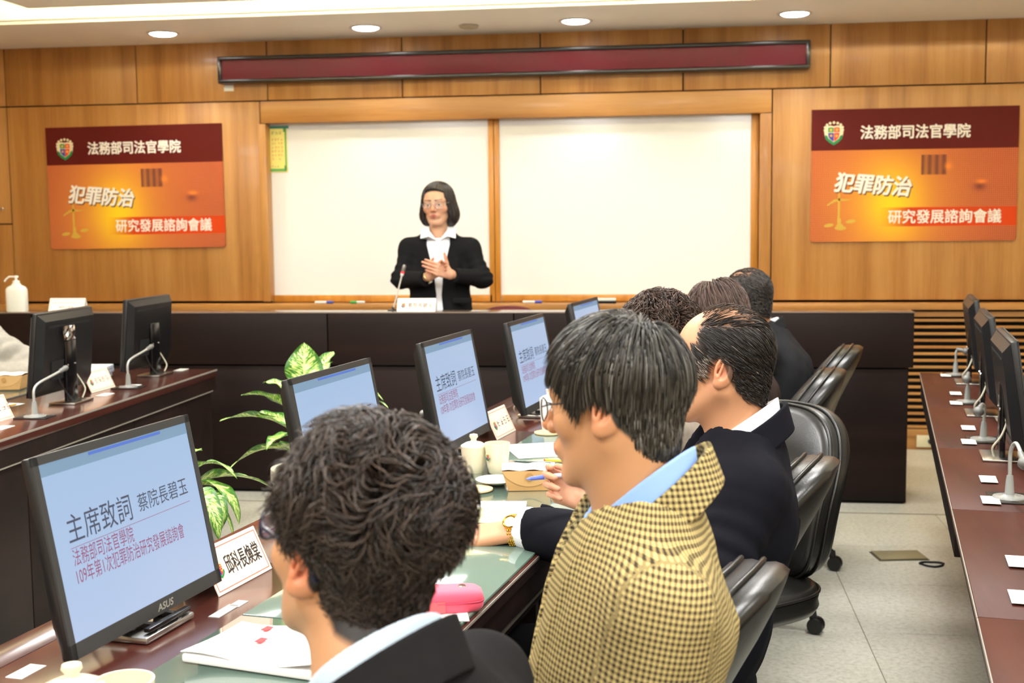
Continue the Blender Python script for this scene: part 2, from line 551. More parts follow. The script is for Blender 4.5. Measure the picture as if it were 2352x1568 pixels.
wbd2 = thing('whiteboard', 'blank white writing board in a golden wood frame beside the second poster', 'whiteboard', (-.335, WALL_Y + .105, 1.5), 0, 'sliding whiteboards')
board(wbd2, 1.674, .922, 2.095, .034, .045, .045)
tr1 = struct(MB().box((-2.69, WALL_Y + .06, 1.51), (.05, .11, 1.16), bev=.002).build('trim_1', WOOD, None, 35))
tr2 = struct(MB().box((.54, WALL_Y + .06, 1.51), (.07, .11, 1.16), bev=.002).build('trim_2', WOOD, None, 35))
nt = thing('notice_sheet', 'yellow notice with green border and red writing taped to the whiteboard corner', 'notice', (-2.612, WALL_Y + .095, 1.93))
YEL = mat('yellow_notice_paper', (248, 238, 140), .6)
GRN = mat('green_print', (96, 168, 92), .6)
box('sheet', (0, 0, 0), (.125, .002, .30), YEL, nt)
MB().box((.052, -.002, .0), (.010, .002, .28)).box((-.005, -.002, -.136), (.115, .002, .018)).box((.045, -.002, .125), (.014, .002, .026)).box((.046, -.002, -.118), (.012, .002, .022)).build('border', GRN, nt)
box('tape', (.01, -.003, .143), (.13, .002, .017), mat('teal_tape', (52, 140, 122), .5), nt)
RX = Matrix.Rotation(PI / 2, 4, 'X')
def strokes(name, n, size, m, parent, mt, pitch=1.15, seed=1):
    """print too small to read in the photo: character-sized clusters of strokes"""
    rnd = random.Random(seed)
    b = MB()
    w = size * .09
    for k in range(n):
        x0 = k * size * pitch
        for q in range(rnd.choice((2, 3, 3))):
            z = size * (.12 + .36 * q + rnd.uniform(-.06, .06))
            a, e = size * rnd.uniform(0, .2), size * rnd.uniform(.7, 1)
            b.add([(x0 + a, z, 0), (x0 + e, z, 0), (x0 + e, z + w, 0), (x0 + a, z + w, 0)], [(0, 1, 2, 3)])
        for q in range(rnd.choice((1, 2, 2))):
            x = x0 + size * rnd.uniform(.1, .85)
            a, e = size * rnd.uniform(0, .3), size * rnd.uniform(.6, 1)
            b.add([(x, a, 0), (x + w, a, 0), (x + w, e, 0), (x, e, 0)], [(0, 1, 2, 3)])
    o = b.build(name, mt, parent, recalc=False)
    o.matrix_local = m
    return o
for r_ in range(6):
    strokes('lettering', [4, 4, 4, 4, 4, 2][r_], .016, Matrix.Translation((-.045, -.0018, .055 - r_ * .025)) @ RX, nt, mat('red_print', (214, 110, 60), .6), 1.3 if r_ < 5 else 3.0, r_)
strokes('lettering', 3, .022, Matrix.Translation((-.045, -.0018, .095)) @ RX, nt, mat('grey_print', (120, 112, 70), .6), 1.2, 9)
strokes('lettering', 3, .014, Matrix.Translation((-.045, -.0018, -.12)) @ RX, nt, mat('grey_print', (120, 112, 70), .6), 1.2, 10)
def marker(x, cap, lbl, flip=1):
    t = thing('marker_pen', lbl, 'marker', (x, WALL_Y - .035, .9275), 0, 'board markers on the ledge')
    mx = Matrix.Rotation(PI / 2, 4, 'Y')
    MB().lathe([(.0065, -.06), (.0085, -.058), (.0085, .03), (.006, .034)], 12, mx).build('barrel', mat('pen_white', (238, 238, 236), .4), t, 40)
    MB().lathe([(.0092, .018 * 1), (.0092, .06), (.006, .064)], 12, Matrix.Rotation(PI / 2 * flip, 4, 'Y')).build('cap', mat('cap_' + lbl.split()[0], cap, .4), t, 40)
marker(-2.29, (52, 74, 170), 'blue-capped whiteboard marker lying on the ledge near the first poster')
marker(-2.05, (50, 170, 80), 'green-capped whiteboard marker lying on the ledge', -1)
marker(-.92, (60, 80, 190), 'blue-tipped whiteboard marker on the ledge under the second board')
er = thing('board_eraser', 'white whiteboard eraser with black felt on the ledge', 'eraser', (-.46, WALL_Y - .03, .918))
box('handle', (0, 0, .024), (.15, .05, .018), mat('eraser_white', (236, 236, 226), .5), er, bev=.005)
box('felt', (0, 0, .0075), (.15, .05, .015), mat('black_felt', (20, 20, 22), .95), er)

# posters
def poster_mat():
    t = NT('orange_glow_print')
    tc = t.n('ShaderNodeTexCoord')
    sp = t.n('ShaderNodeSeparateXYZ')
    t.l(tc.outputs['Object'], sp.inputs[0])
    x, z = sp.outputs[0], sp.outputs[2]
    def blob(cx, cz, rx, rz):
        a = t.math('POWER', t.math('DIVIDE', t.math('SUBTRACT', x, cx), rx), 2.0)
        b = t.math('POWER', t.math('DIVIDE', t.math('SUBTRACT', z, cz), rz), 2.0)
        return t.math('POWER', 2.718, t.math('MULTIPLY', t.math('ADD', a, b), -1.0))
    g1 = blob(-.15, -.17, .36, .44)
    g2 = blob(-.125, -.17, .17, .22)
    red = lin((168, 62, 34)); ora = lin((222, 138, 40)); yel = lin((250, 206, 40))
    c = t.mix(g1, red, ora)
    c = t.mix(t.math('MULTIPLY', g2, 1.0, clamp=True), c, yel)
    gx = t.math('LESS_THAN', t.math('FRACT', t.math('DIVIDE', x, .0122)), .32)
    gz = t.math('LESS_THAN', t.math('FRACT', t.math('DIVIDE', z, .0122)), .32)
    gr = t.math('MAXIMUM', gx, gz)
    gr = t.math('MULTIPLY', gr, t.math('MULTIPLY', t.math('SUBTRACT', 1.0, g2), .42))
    c = t.mix(gr, c, lin((226, 160, 110)))
    # printed photo fragments in the upper right: a fan of banknotes and a gavel
    def rect(cx, cz, w, h):
        a = t.math('LESS_THAN', t.math('ABSOLUTE', t.math('SUBTRACT', x, cx)), w)
        b = t.math('LESS_THAN', t.math('ABSOLUTE', t.math('SUBTRACT', z, cz)), h)
        return t.math('MULTIPLY', a, b)
    st = t.math('MULTIPLY_ADD', t.math('SINE', t.math('MULTIPLY', x, 150.0)), .5, .5)
    c = t.mix(t.math('MULTIPLY', t.math('MULTIPLY', rect(.12, .06, .075, .06), t.math('MULTIPLY_ADD', st, .5, .5)), .85), c, lin((92, 50, 50)))
    c = t.mix(t.math('MULTIPLY', blob(.205, .05, .02, .02), .6), c, lin((255, 150, 60)))
    c = t.mix(t.math('MULTIPLY', blob(.39, -.075, .034, .024), .8), c, lin((104, 52, 52)))
    c = t.mix(t.math('MULTIPLY', blob(.40, -.045, .03, .012), .8), c, lin((246, 140, 60)))
    # header and banner bands
    hd = t.math('GREATER_THAN', z, .155)
    c = t.mix(hd, c, lin((92, 24, 20)))
    bn = t.math('MULTIPLY', rect(.3, -.255, .52, .058), t.math('MULTIPLY_ADD', x, 5.5, 1.1, clamp=True))
    c = t.mix(bn, c, lin((208, 70, 24)))
    t.l(c, t.b.inputs['Base Color'])
    t.set(Roughness=.5)
    t.b.inputs['Specular IOR Level'].default_value = .15
    return t.m
PM = poster_mat()
PW, PH = 1.222, .808
PRW = mat('poster_white', (250, 246, 236), .5)
GOLDP = mat('poster_gold_print', (206, 168, 60), .5)
GOLDD = mat('poster_dark_gold_print', (150, 112, 28), .5)
PSH = mat('poster_shadow_print', (96, 40, 22), .6)
def fan(cx, cz, r, n=20, a0=0, a1=2 * PI, y=0.0, rz=None):
    return [(cx + r * math.cos(a0 + (a1 - a0) * k / n), y, cz + (rz or r) * math.sin(a0 + (a1 - a0) * k / n)) for k in range(n + 1)]
def flat(par, name, poly, m, y):
    b = MB()
    b.v = [(p[0], y, p[2]) for p in poly]
    b.f = [tuple(range(len(poly)))]
    return b.build(name, m, par, recalc=False)
def emblem(par, cx, cz, s, y):
    """wreathed shield: bead crown, quartered field, green ribbon"""
    e = MB()
    def sh(k, top=.9):
        pts = [(-.62, .55), (-.3, .62), (0, .55), (.3, .62), (.62, .55), (.62, -.1), (.5, -.5), (.25, -.78), (0, -.95), (-.25, -.78), (-.5, -.5), (-.62, -.1)]
        return [(cx + px_ * s * k, y, cz + pz_ * s * k) for px_, pz_ in pts]
    w = MB()
    for a in range(9):
        an = R(-10 + a * 25)
        pts = fan(cx + math.cos(an) * s * .86, cz + .38 * s + math.sin(an) * s * .62, s * .13, 12, y=y - .0006)
        n = len(w.v); w.v += pts[:-1]; w.f.append(tuple(range(n, n + len(pts) - 1)))
    for sx in (-1, 1):
        pts = [(cx + sx * s * .74, y - .0004, cz + .45 * s), (cx + sx * s * .92, y - .0004, cz + .1 * s), (cx + sx * s * .86, y - .0004, cz - .35 * s), (cx + sx * s * .66, y - .0004, cz - .45 * s), (cx + sx * s * .74, y - .0004, cz)]
        n = len(w.v); w.v += pts; w.f.append(tuple(range(n, n + len(pts))))
    root = w.build('emblem', mat('emblem_cream', (240, 228, 190), .5), par, recalc=False)
    flat(root, 'outline', sh(1.16), mat('emblem_cream', (240, 228, 190), .5), y - .0008)
    g = [(-.86, -.2), (-.62, -.28), (-.5, -.55), (0, -.92), (.5, -.55), (.62, -.28), (.86, -.2), (.8, -.6), (.4, -.98), (0, -1.22), (-.4, -.98), (-.8, -.6)]
    flat(root, 'ribbon', [(cx + a * s, y, cz + b * s) for a, b in g], mat('emblem_green', (24, 128, 70), .5), y - .0012)
    for q, (c, pts) in enumerate([((40, 150, 80), [(-.56, .06), (0, .06), (0, .5), (-.3, .56), (-.56, .5)]), ((214, 54, 40), [(.02, .06), (.58, .06), (.56, .5), (.3, .56), (.02, .5)]), ((40, 56, 160), [(-.56, 0), (0, 0), (0, -.86), (-.3, -.66), (-.5, -.44)]), ((214, 60, 40), [(.02, 0), (.56, 0), (.5, -.44), (.3, -.66), (.02, -.86)])]):
        flat(root, 'quarter', [(cx + a * s, y, cz + b * s) for a, b in pts], mat('emblem_q%d' % q, c, .5), y - .0014)
    for q, (a, b, r_) in enumerate([(-.28, .28, .13), (.3, .3, .15), (-.26, -.28, .13), (.27, -.3, .15)]):
        flat(root, 'device', fan(cx + a * s, cz + b * s, r_ * s, 10)[:-1], mat('emblem_gold', (236, 170, 70), .5), y - .0018)
    return root
def scales(par, cx, cz, y):
    b = MB()
    def poly(pts, yy=0):
        n = len(b.v); b.v += [(cx + p[0], y + yy, cz + p[1]) for p in pts]; b.f.append(tuple(range(n, n + len(pts))))
    poly([(-.006, .105), (0, .125), (.006, .105), (.007, -.07), (-.007, -.07)])
    poly([(-.075, .042), (-.03, .075), (.0, .083), (.03, .078), (.085, .075), (.03, .067), (0, .068), (-.03, .058), (-.07, .036)])
    for px_, pz_ in ((-.06, -.083), (.072, -.06)):
        poly([(px_ + .03 * math.cos(a * PI / 6), pz_ + .011 * math.sin(a * PI / 6) + .12 * (.03 * math.cos(a * PI / 6))) for a in range(12)])
    poly([(.01 + .036 * math.cos(a * PI / 6), -.1 + .014 * math.sin(a * PI / 6)) for a in range(12)])
    poly([(.005 + .022 * math.cos(a * PI / 6), -.085 + .012 * math.sin(a * PI / 6)) for a in range(12)], -.0003)
    poly([(-.01, -.04), (.012, -.04), (.014, -.085), (-.008, -.085)], -.0002)
    o = b.build('printed_scales', GOLDP, par, recalc=False)
    return o
def poster(loc, label, w=PW, roty=0.0):
    t = thing('poster', label, 'poster', loc, rot=(0, roty, 0))
    sheet = MB()
    rr = .018
    pts = [(-PW / 2, PH / 2), (PW / 2, PH / 2)] + [(PW / 2 - rr + rr * math.cos(a), -PH / 2 + rr + rr * math.sin(a)) for a in [0, -PI / 6, -PI / 3, -PI / 2]] + [(-PW / 2 + rr + rr * math.cos(a), -PH / 2 + rr + rr * math.sin(a)) for a in [-PI / 2, -PI * 2 / 3, -PI * 5 / 6, -PI]]
    mm = Matrix.Rotation(PI / 2, 4, 'X')
    sheet.prism(pts, 0, .012, mm)
    sheet.build('board', PM, t)
    M_ = lambda x, z: Matrix.Translation((x, -.0128, z)) @ RX
    text('lettering', '法務部司法官學院', .088, PRW, t, M_(-.317, .228), bold=.0022, fit=.645)
    text('lettering_shadow', '犯罪防治', .125, PSH, t, M_(-.462, -.092) @ Matrix.Rotation(R(-4.5), 4, 'Z'), bold=.0042, shear=.18, fit=.455, depth=.0)
    text('lettering', '犯罪防治', .125, PRW, t, M_(-.468, -.084) @ Matrix.Rotation(R(-4.5), 4, 'Z'), bold=.0042, shear=.18, fit=.455, depth=.0006)
    text('lettering', '研究發展諮詢會議', .088, PRW, t, M_(-.145, -.287), bold=.0015, fit=.665)
    emblem(t, -.478, .262, .062, -.0132)
    scales(t, -.44, -.22, -.0132)
    return t
poster((-3.571, WALL_Y + .008, 1.693), 'orange poster with white Chinese title beside the glazed cupboard', roty=R(-.35))
poster((1.427, WALL_Y + .008, 1.699), 'orange poster with white Chinese title above the slatted wall base')
# wall socket
so_ = thing('wall_socket', 'cream wall socket with a black plug low on the wall below the slats', 'socket', (1.53, WALL_Y - .012, .055))
box('plate', (0, 0, 0), (.105, .012, .075), mat('socket_cream', (232, 224, 190), .5), so_, bev=.003)
MB().lathe([(.016, 0), (.014, .03), (.006, .034)], 12, Matrix.Translation((.03, -.006, 0)) @ Matrix.Rotation(PI / 2, 4, 'X')).tube([(.03, -.036, 0), (.05, -.05, -.012), (.08, -.05, -.03)], .004).build('plug', BLKPLAST, so_, 40)
# floor outlet plate and a loop of cable
fp = thing('floor_outlet', 'flat tan metal floor outlet cover in the aisle', 'outlet', (.944, 5.371, 0), R(9))
box('cover', (0, 0, .004), (.20, .13, .008), mat('tan_metal', (150, 140, 108), .5, metal=.2), fp, bev=.002)
box('flange', (0, 0, .001), (.215, .145, .002), mat('outlet_flange', (90, 82, 62), .5), fp)
lp = [(.045 * math.cos(a) * (1.1 if math.sin(a) > 0 else .95), .035 * math.sin(a) + (.01 * abs(math.cos(a))), .004) for a in [k * PI / 12 for k in range(24)]]
cl = MB().tube(lp, .0045, 8, closed=True).build('cable_loop', mat('black_rubber', (18, 18, 18), .6), None, 60)
cl.location = (1.057, 5.239, 0)
tag(cl, 'small black loop of cable lying on the floor tiles', 'cable')
# ================================================================== furniture
TZ = .75                                      # height of the conference tables
# --- long front desk
DY = 6.34
desk = thing('front_desk', 'long espresso brown front desk across the room under the whiteboards', 'desk', (-1.6, DY, 0))
DX0, DX1 = -4.78 + 1.6, 1.168 + 1.6
SE = [-4.78, -3.81, -2.82, -1.831, -.838, .16, 1.168]
for a, b in zip(SE[:-1], SE[1:]):
    box('upper_panel', ((a + b) / 2 + 1.6, .02, .833), (b - a - .006, .04, .272), DARK, desk, bev=.002)
    box('lower_panel', ((a + b) / 2 + 1.6 - (.012 if b > 1 else 0), .04, .352), (b - a - .004 - (.024 if b > 1 else 0), .04, .672), DARK, desk, bev=.002)
MB().box(((DX0 + DX1) / 2, .055, .5), (DX1 - DX0 - .06, .02, .9)).box(((DX0 + DX1) / 2, .07, .008), (DX1 - DX0 - .06, .05, .016)).build('carcass', BLACKGAP, desk)
box('ledge_top', ((DX0 + DX1) / 2, .075, .9735), (DX1 - DX0, .15, .007), mat('desk_ledge_laminate', (120, 104, 92), .16, coat=.5), desk, bev=.002)
box('work_top', ((DX0 + DX1) / 2, .275, .735), (DX1 - DX0 - .08, .25, .03), DARKTOP, desk, bev=.003)
box('ledge_riser', ((DX0 + DX1) / 2, .14, .86), (DX1 - DX0 - .02, .02, .22), DARK, desk)
box('end_panel', (DX1 - .03, .23, .36), (.03, .34, .72), DARK, desk, bev=.002)
box('end_panel', (DX1 - .02, .085, .86), (.03, .11, .21), DARK, desk, bev=.002)
box('end_panel', (DX0 + .02, .23, .36), (.03, .34, .72), DARK, desk, bev=.002)

# --- table along the opposite side
ld = thing('conference_table', 'dark conference table facing the well with two monitors seen from behind', 'table', (-2.2, 0, 0))
EDGE = mat('pale_edge_trim', (168, 160, 148), .35, metal=.3)
LY0, LY1 = .6, 5.70
MB().box((-.43, (LY0 + LY1) / 2, TZ - .018), (.86, LY1 - LY0, .036), bev=.003).build('table_top', DARKTOP, ld, 35)
MB().box((.0005, (LY0 + LY1) / 2, TZ - .004), (.003, LY1 - LY0, .007)).build('edge_trim', EDGE, ld)
MB().box((-.015, (LY0 + LY1) / 2, TZ - .067), (.02, LY1 - LY0 - .01, .06)).build('apron', DARK, ld)
MB().box((-.005, (LY0 + LY1) / 2 - .02, TZ - .099), (.006, LY1 - LY0 - .06, .004)).build('apron_trim', EDGE, ld)
yy = [LY0, 1.55, 2.35, 3.15, 3.945, 4.8, 5.66]
for a, b in zip(yy[:-1], yy[1:]):
    box('front_panel', (-.03, (a + b) / 2, .335), (.03, b - a - .006, .63), DARK, ld, bev=.002)
MB().box((-.06, (LY0 + LY1) / 2, .33), (.02, LY1 - LY0 - .1, .62)).build('backing', BLACKGAP, ld)
box('end_panel', (-.43, LY1 - .05, .36), (.8, .03, .7), DARK, ld, bev=.002)
box('end_panel', (-.43, LY0 + .05, .36), (.8, .03, .7), DARK, ld, bev=.002)
GL = mat('green_table_glass', (104, 124, 112), .05, spec=.6, coat=.6)
MB().box((-.66, (2.9) , TZ + .0025), (.36, 5.0 - .1, .005), bev=.0015).build('glass_sheet', GL, ld, 35)

# --- table under the near monitors
TO0, TO1, TS0, TS1 = -1.407, -.680, .1, 5.72
ROTU = PI / 2 - UD                             # local x runs along the table
ct = thing('conference_table', 'dark conference table with green glass where the row of people sits', 'table', (0, 0, 0), ROTU)
# local: x = s, y = -o
def cbox(name, s0, s1, o0, o1, z0, z1, m, par=None, bev=.002):
    return box(name, ((s0 + s1) / 2, -(o0 + o1) / 2, (z0 + z1) / 2), (s1 - s0, o1 - o0, z1 - z0), m, par or ct, bev=bev)
joints = [TS0, .99, 1.42 + .83 * 0 + .0, 2.265, 3.095, 3.925, 4.75, TS1]
joints = [TS0, .60, 1.43, 2.26, 3.09, 3.92, 4.75, TS1]
for a, b in zip(joints[:-1], joints[1:]):
    cbox('top_segment', a + .0008, b - .0008, -1.332, TO1, TZ - .012, TZ, DARKTOP)
cbox('rear_strip', TS0, TS1, TO0, -1.334, TZ - .012, TZ, DARKTOP)
cbox('sub_top', TS0 + .004, TS1 - .004, TO0 + .004, TO1 - .004, TZ - .036, TZ - .0125, DARK)
cbox('edge_trim', TS0, TS1, TO1 + .0002, TO1 + .0018, TZ - .006, TZ - .001, EDGE, bev=0)
cbox('rear_panel', TS0 + .02, TS1 - .02, -1.395, -1.37, .02, TZ - .035, DARK)
cbox('apron', TS0 + .05, TS1 - .05, -.72, -.70, TZ - .10, TZ - .035, DARK)
cbox('keyboard_shelf', TS0 + .1, TS1 - .1, -1.05, -.745, .575, .597, DARK)
cbox('shelf_trim', TS0 + .1, TS1 - .1, -.7445, -.741, .592, .600, EDGE, bev=0)
for s_ in (TS0 + .03, 1.43, 3.09, 4.75, TS1 - .03):
    cbox('support_panel', s_ - .015, s_ + .015, -1.37, -.86, .0, TZ - .035, DARK)
for a, b in ((TS0 + .02, 1.92), (1.925, 3.40), (3.405, 4.9), (4.905, TS1 - .02)):
    cbox('glass_sheet', a, b, -1.082, -.686, TZ, TZ + .006, GL, bev=.0018)

# --- second row behind the chairs
rt = thing('conference_table', 'reddish table of the outer row across the aisle with microphones', 'table', (0, 0, 0), ROTU)
RO0, RO1, RS0, RS1 = .172, .93, .5, 5.815
rj = [RS0, 1.40, 2.26, 3.10, 3.93, 4.76, RS1]
for a, b in zip(rj[:-1], rj[1:]):
    cbox('top_segment', a + .0008, b - .0008, RO0, RO1, TZ - .03, TZ, REDTOP, rt)
    cbox('edge_trim', a + .002, b - .002, RO0 - .002, RO0 + .001, TZ - .010, TZ - .002, EDGE, rt, 0)
cbox('apron', 3.05, RS1 - .02, RO0 + .004, RO0 + .024, TZ - .105, TZ - .03, DARK, rt)
cbox('modesty_panel', RS0, RS1 - .02, RO1 - .3, RO1 - .28, .05, TZ - .03, DARK, rt)
for s_ in (RS0 + .05, 2.26, 3.93, RS1 - .25):
    cbox('support_panel', s_ - .015, s_ + .015, RO1 - .5, RO1 - .02, 0, TZ - .03, DARK, rt)
CLEARGL = mat('clear_table_glass', (74, 58, 52), .06, spec=.5, coat=.3)
for a, b in ((1.0, 1.62), (1.66, 2.30), (2.34, 3.08), (3.15, 3.86), (3.98, 4.66)):
    cbox('glass_sheet', a, b, RO0 + .21, RO1 - .06, TZ, TZ + .004, CLEARGL, rt, .0012)

# ================================================================== devices
SCR = NT('lit_screen')
SCR.b.inputs['Base Color'].default_value = (0.02, 0.02, 0.025, 1)
SCR.set(Roughness=.3)
_tc = SCR.n('ShaderNodeTexCoord'); _sp = SCR.n('ShaderNodeSeparateXYZ'); SCR.l(_tc.outputs['Object'], _sp.inputs[0])
SCR.l(SCR.ramp(SCR.math('MULTIPLY_ADD', _sp.outputs[2], 3.2, 0.05), [(0, lin((186, 205, 238))), (1, lin((166, 196, 230)))]), SCR.b.inputs['Emission Color'])
SCR.b.inputs['Emission Strength'].default_value = .53
SCR = SCR.m
def glow(name, c, s=.55):
    return mat(name, tuple(int(x * .2) for x in c), .5, emis=c, estr=s)
BAND = glow('slide_band', (126, 158, 186))
BAND2 = glow('slide_tab', (84, 120, 208))
INK = glow('slide_ink', (66, 74, 96))
INKR = glow('slide_red_ink', (150, 78, 116))
MW, MH, MT = .452, .324, .188
def monitor(label, loc, rotz, gap, tilt=MT, slide=True, group=None, base='bar', front_logo=True, back=True):
    t = thing('monitor', label, 'monitor', (loc[0], loc[1], TZ), rotz, group)
    b_ = Matrix.Translation((0, 0, gap)) @ Matrix.Rotation(-tilt, 4, 'X')
    w, h = MW, MH
    hs = MB()
    # front shell ring and tapering rear cover
    hs.box((0, .009, h / 2), (w, .018, h), b_, .004)
    hs.add([(-w / 2 + .006, .018, .006), (w / 2 - .006, .018, .006), (w / 2 - .006, .018, h - .006), (-w / 2 + .006, .018, h - .006), (-w / 2 + .03, .046, .05), (w / 2 - .03, .046, .05), (w / 2 - .03, .04, h - .03), (-w / 2 + .03, .04, h - .03)],
           [(0, 1, 5, 4), (1, 2, 6, 5), (2, 3, 7, 6), (3, 0, 4, 7), (4, 5, 6, 7)], b_)
    hs.build('housing', BLKPLAST, t, 35)
    bz = .014
    MB().box((0, -.001, h - bz / 2), (w, .004, bz), b_).box((0, -.001, .0125), (w, .004, .025), b_).box((-w / 2 + bz / 2, -.001, h / 2), (bz, .004, h), b_).box((w / 2 - bz / 2, -.001, h / 2), (bz, .004, h), b_).build('bezel', DKGREY, t)
    sw, sh, z0 = w - 2 * bz, h - bz - .025, .025
    sc = MB().box((0, 0, z0 + sh / 2), (sw, .003, sh)).build('screen', SCR, t)
    sc.matrix_local = b_
    F_ = lambda u_, v_: Matrix.Translation((-sw / 2 + u_ * sw, -.0019, z0 + sh - v_ * sh)) @ RX
    if slide:
        q = MB().box((0, -.0017, z0 + sh * .965), (sw, .0004, sh * .07)).build('slide_band', BAND, sc)
        q = MB().box((.02, -.0021, z0 + sh * .985), (sw * .5, .0004, sh * .018)).build('slide_tab', BAND2, sc)
        text('slide_lettering', '主席致詞', .05, INK, sc, F_(.085, .46), fit=sw * .41)
        text('slide_lettering', '蔡院長碧玉', .034, INK, sc, F_(.545, .44), fit=sw * .37)
        MB().box((-sw * .0, -.0019, z0 + sh * (1 - .50)), (sw * .83, .0003, .0008)).build('slide_rule', INKR, sc)
        text('slide_lettering', '法務部司法官學院', .03, INKR, sc, F_(.085, .595), fit=sw * .39)
        text('slide_lettering', '109年第1次犯罪防治研究發展諮詢會', .03, INKR, sc, F_(.085, .70), fit=sw * .74)
    lg = mat('logo_grey', (176, 172, 160), .35, metal=.4)
    if front_logo:
        text('logo', 'ASUS', .017, lg, t, b_ @ Matrix.Translation((.012, -.0032, .006)) @ RX, bold=.0004, shear=.25, fit=.05)
    if back:
        text('logo', 'ASUS', .03, lg, t, b_ @ Matrix.Translation((.028, .0405, h * .69)) @ Matrix.Rotation(PI, 4, 'Z') @ RX, bold=.0006, shear=.25, fit=.075)
        MB().box((0, .0375, h - .052), (w * .74, .008, .007), b_).build('vent_slot', mat('slot_black', (6, 6, 6), .9), t)
        MB().box((.085, .044, .1), (.11, .006, .075), b_).build('socket_recess', mat('slot_black', (6, 6, 6), .9), t)
    # stand: flat upright behind the housing, foot on the table
    sy = .062
    MB().box((0, sy, (gap + h * .62) / 2), (.085, .016, gap + h * .62), bev=.003).build('upright', mat('gloss_black', (14, 14, 15), .18), t, 35)
    for sx in (-.03, .03):
        MB().lathe([(.004, 0), (.003, .003)], 10, Matrix.Translation((sx, sy + .008, gap + h * .33)) @ Matrix.Rotation(-PI / 2, 4, 'X')).build('screw', CHROME, t, 30)
    if base == 'bar':
        MB().box((0, .02, .007), (.15, .11, .012), bev=.004).build('foot', SILVER, t, 35)
        MB().box((.005, -.025, .02), (.13, .012, .008), bev=.002).box((-.03, -.005, .016), (.012, .05, .014)).box((.035, -.005, .016), (.012, .05, .014)).build('foot_bracket', mat('gloss_black', (14, 14, 15), .18), t, 35)
    else:
        MB().box((0, sy, .004), (.16, .11, .007), bev=.002).build('foot', SILVER, t, 35)
    cab = catmull([(-.055, .05, gap + h * .3), (-.058, .056, gap + h * .2), (-.07, .07, gap + h * .1), (-.062, .09, gap + .0), (-.045, .085, .012)], 6)
    MB().tube(cab, .003, 8).box((-.056, .052, gap + h * .3), (.014, .012, .045)).build('signal_cable', mat('beige_cable', (206, 200, 176), .5), t, 40)
    cab = catmull([(.08, .05, gap + h * .22), (.07, .06, gap + h * .1), (.05, .072, gap - .005), (.03, .085, .01)], 6)
    MB().tube(cab, .003, 8).build('power_cable', BLKPLAST, t, 40)
    return t
MLAB = ['largest lit monitor showing the slide, beside the open notebook', 'lit monitor in front of the tall green plant', 'lit monitor showing the slide, with tented name card beside its foot', 'lit monitor half hidden behind the head of the man in checked jacket', 'small lit monitor furthest along, seen against the front desk']
for k, (x, y, z, yaw) in enumerate([(-.897, 1.990, .772, .161), (-.754, 2.834, .787, .163), (-.621, 3.62, .79, .152), (-.477, 4.389, .783, .165), (-.331, 5.236, .791, .168)]):
    m_ = monitor(MLAB[k], (x, y), PI / 2 - yaw, z - TZ, MT, True, 'monitors on the near table')
monitor('monitor seen from behind with crumpled foil on its back', (-2.443, 4.603), -PI / 2, .045, .112, False, 'monitors on the opposite table', 'plate', back=True)
monitor('monitor seen from behind at the far end of the opposite table', (-2.47, 5.47), -PI / 2 - .02, .04, .09, False, 'monitors on the opposite table', 'plate')
fo = MB().grid(lambda u_, v_: ((u_ - .5) * .09, random.uniform(-.004, .004), (v_ - .5) * .055), 8, 5).build('crumpled_foil', mat('foil', (190, 190, 194), .22, metal=1.0), None)
fo.location = (-2.443 + .085, 4.565, TZ + .045 + .235)
fo.rotation_euler = (0, 0, PI / 2)
tag(fo, 'crumpled silver foil patch stuck on the back of a monitor', 'foil')
for k, (s_, o_) in enumerate([(5.496, .42), (4.631, .409), (3.801, .402)]):
    p = T(s_, o_)
    monitor(['monitor of the outer row furthest from the camera, next to the slatted wall', 'middle monitor of the outer row seen almost edge on', 'nearest monitor of the outer row, cut by the picture edge'][k], p, ROTU, .04, .15, False, 'monitors of the outer row', 'plate')

# --- tent name cards
CARDP = mat('pale_pink_card', (252, 226, 204), .6)
REDL = mat('card_red_line', (222, 110, 92), .6)
CINK = mat('card_ink', (44, 40, 38), .6)
def name_card(label, loc, rotz, body=None, lines=None, n=5, seed=3, w=.20, h=.085, d=.08, size=.034, red=True, ink=CINK, emb=True, paper=CARDP):
    t = thing('name_card', label, 'name card', loc, rotz, 'tented name cards')
    th = .002
    a = math.atan2(d / 2, h)
    L = math.hypot(h, d / 2)
    for sgn, nm in ((-1, 'front_face'), (1, 'rear_face')):
        m_ = Matrix.Translation((0, sgn * d / 2, 0)) @ Matrix.Rotation(-a * -sgn, 4, 'X')
        MB().box((0, 0, L / 2), (w, th, L), m_).build(nm, paper, t)
    mf = Matrix.Translation((0, -d / 2, 0)) @ Matrix.Rotation(-a, 4, 'X')
    P_ = lambda x, z: mf @ Matrix.Translation((x, -.0013, z)) @ RX
    if red:
        e = .007
        b = MB()
        for c_, s_ in (((0, L - e), (w - 2 * e, .0016)), ((0, e), (w - 2 * e, .0016)), ((-w / 2 + e, L / 2), (.0016, L - 2 * e)), ((w / 2 - e, L / 2), (.0016, L - 2 * e))):
            b.box((c_[0], -.0013, c_[1]), (s_[0], .0005, s_[1]), mf)
        b.build('border_line', REDL, t)
    if emb:
        e = emblem(t, 0, 0, .0155, 0)
        e.matrix_local = mf @ Matrix.Translation((-w / 2 + .033, -.0014, L * .5))
    if body:
        text('lettering', body, size, ink, t, P_(-w / 2 + .058, L * .33), bold=size * .012, fit=w - .075)
    elif lines:
        for q, (nn, sz, xx, zz) in enumerate(lines):
            strokes('lettering', nn, sz, P_(xx, zz), t, ink, 1.2, seed + q)
    else:
        strokes('lettering', n, size * .72, P_(-w / 2 + .058, L * .36), t, ink, 1.3, seed)
    return t
name_card('name card with five black characters beside the largest monitor', T(2.125, -1.222, TZ), ROTU - .03, '邱科長煥棠', size=.042)
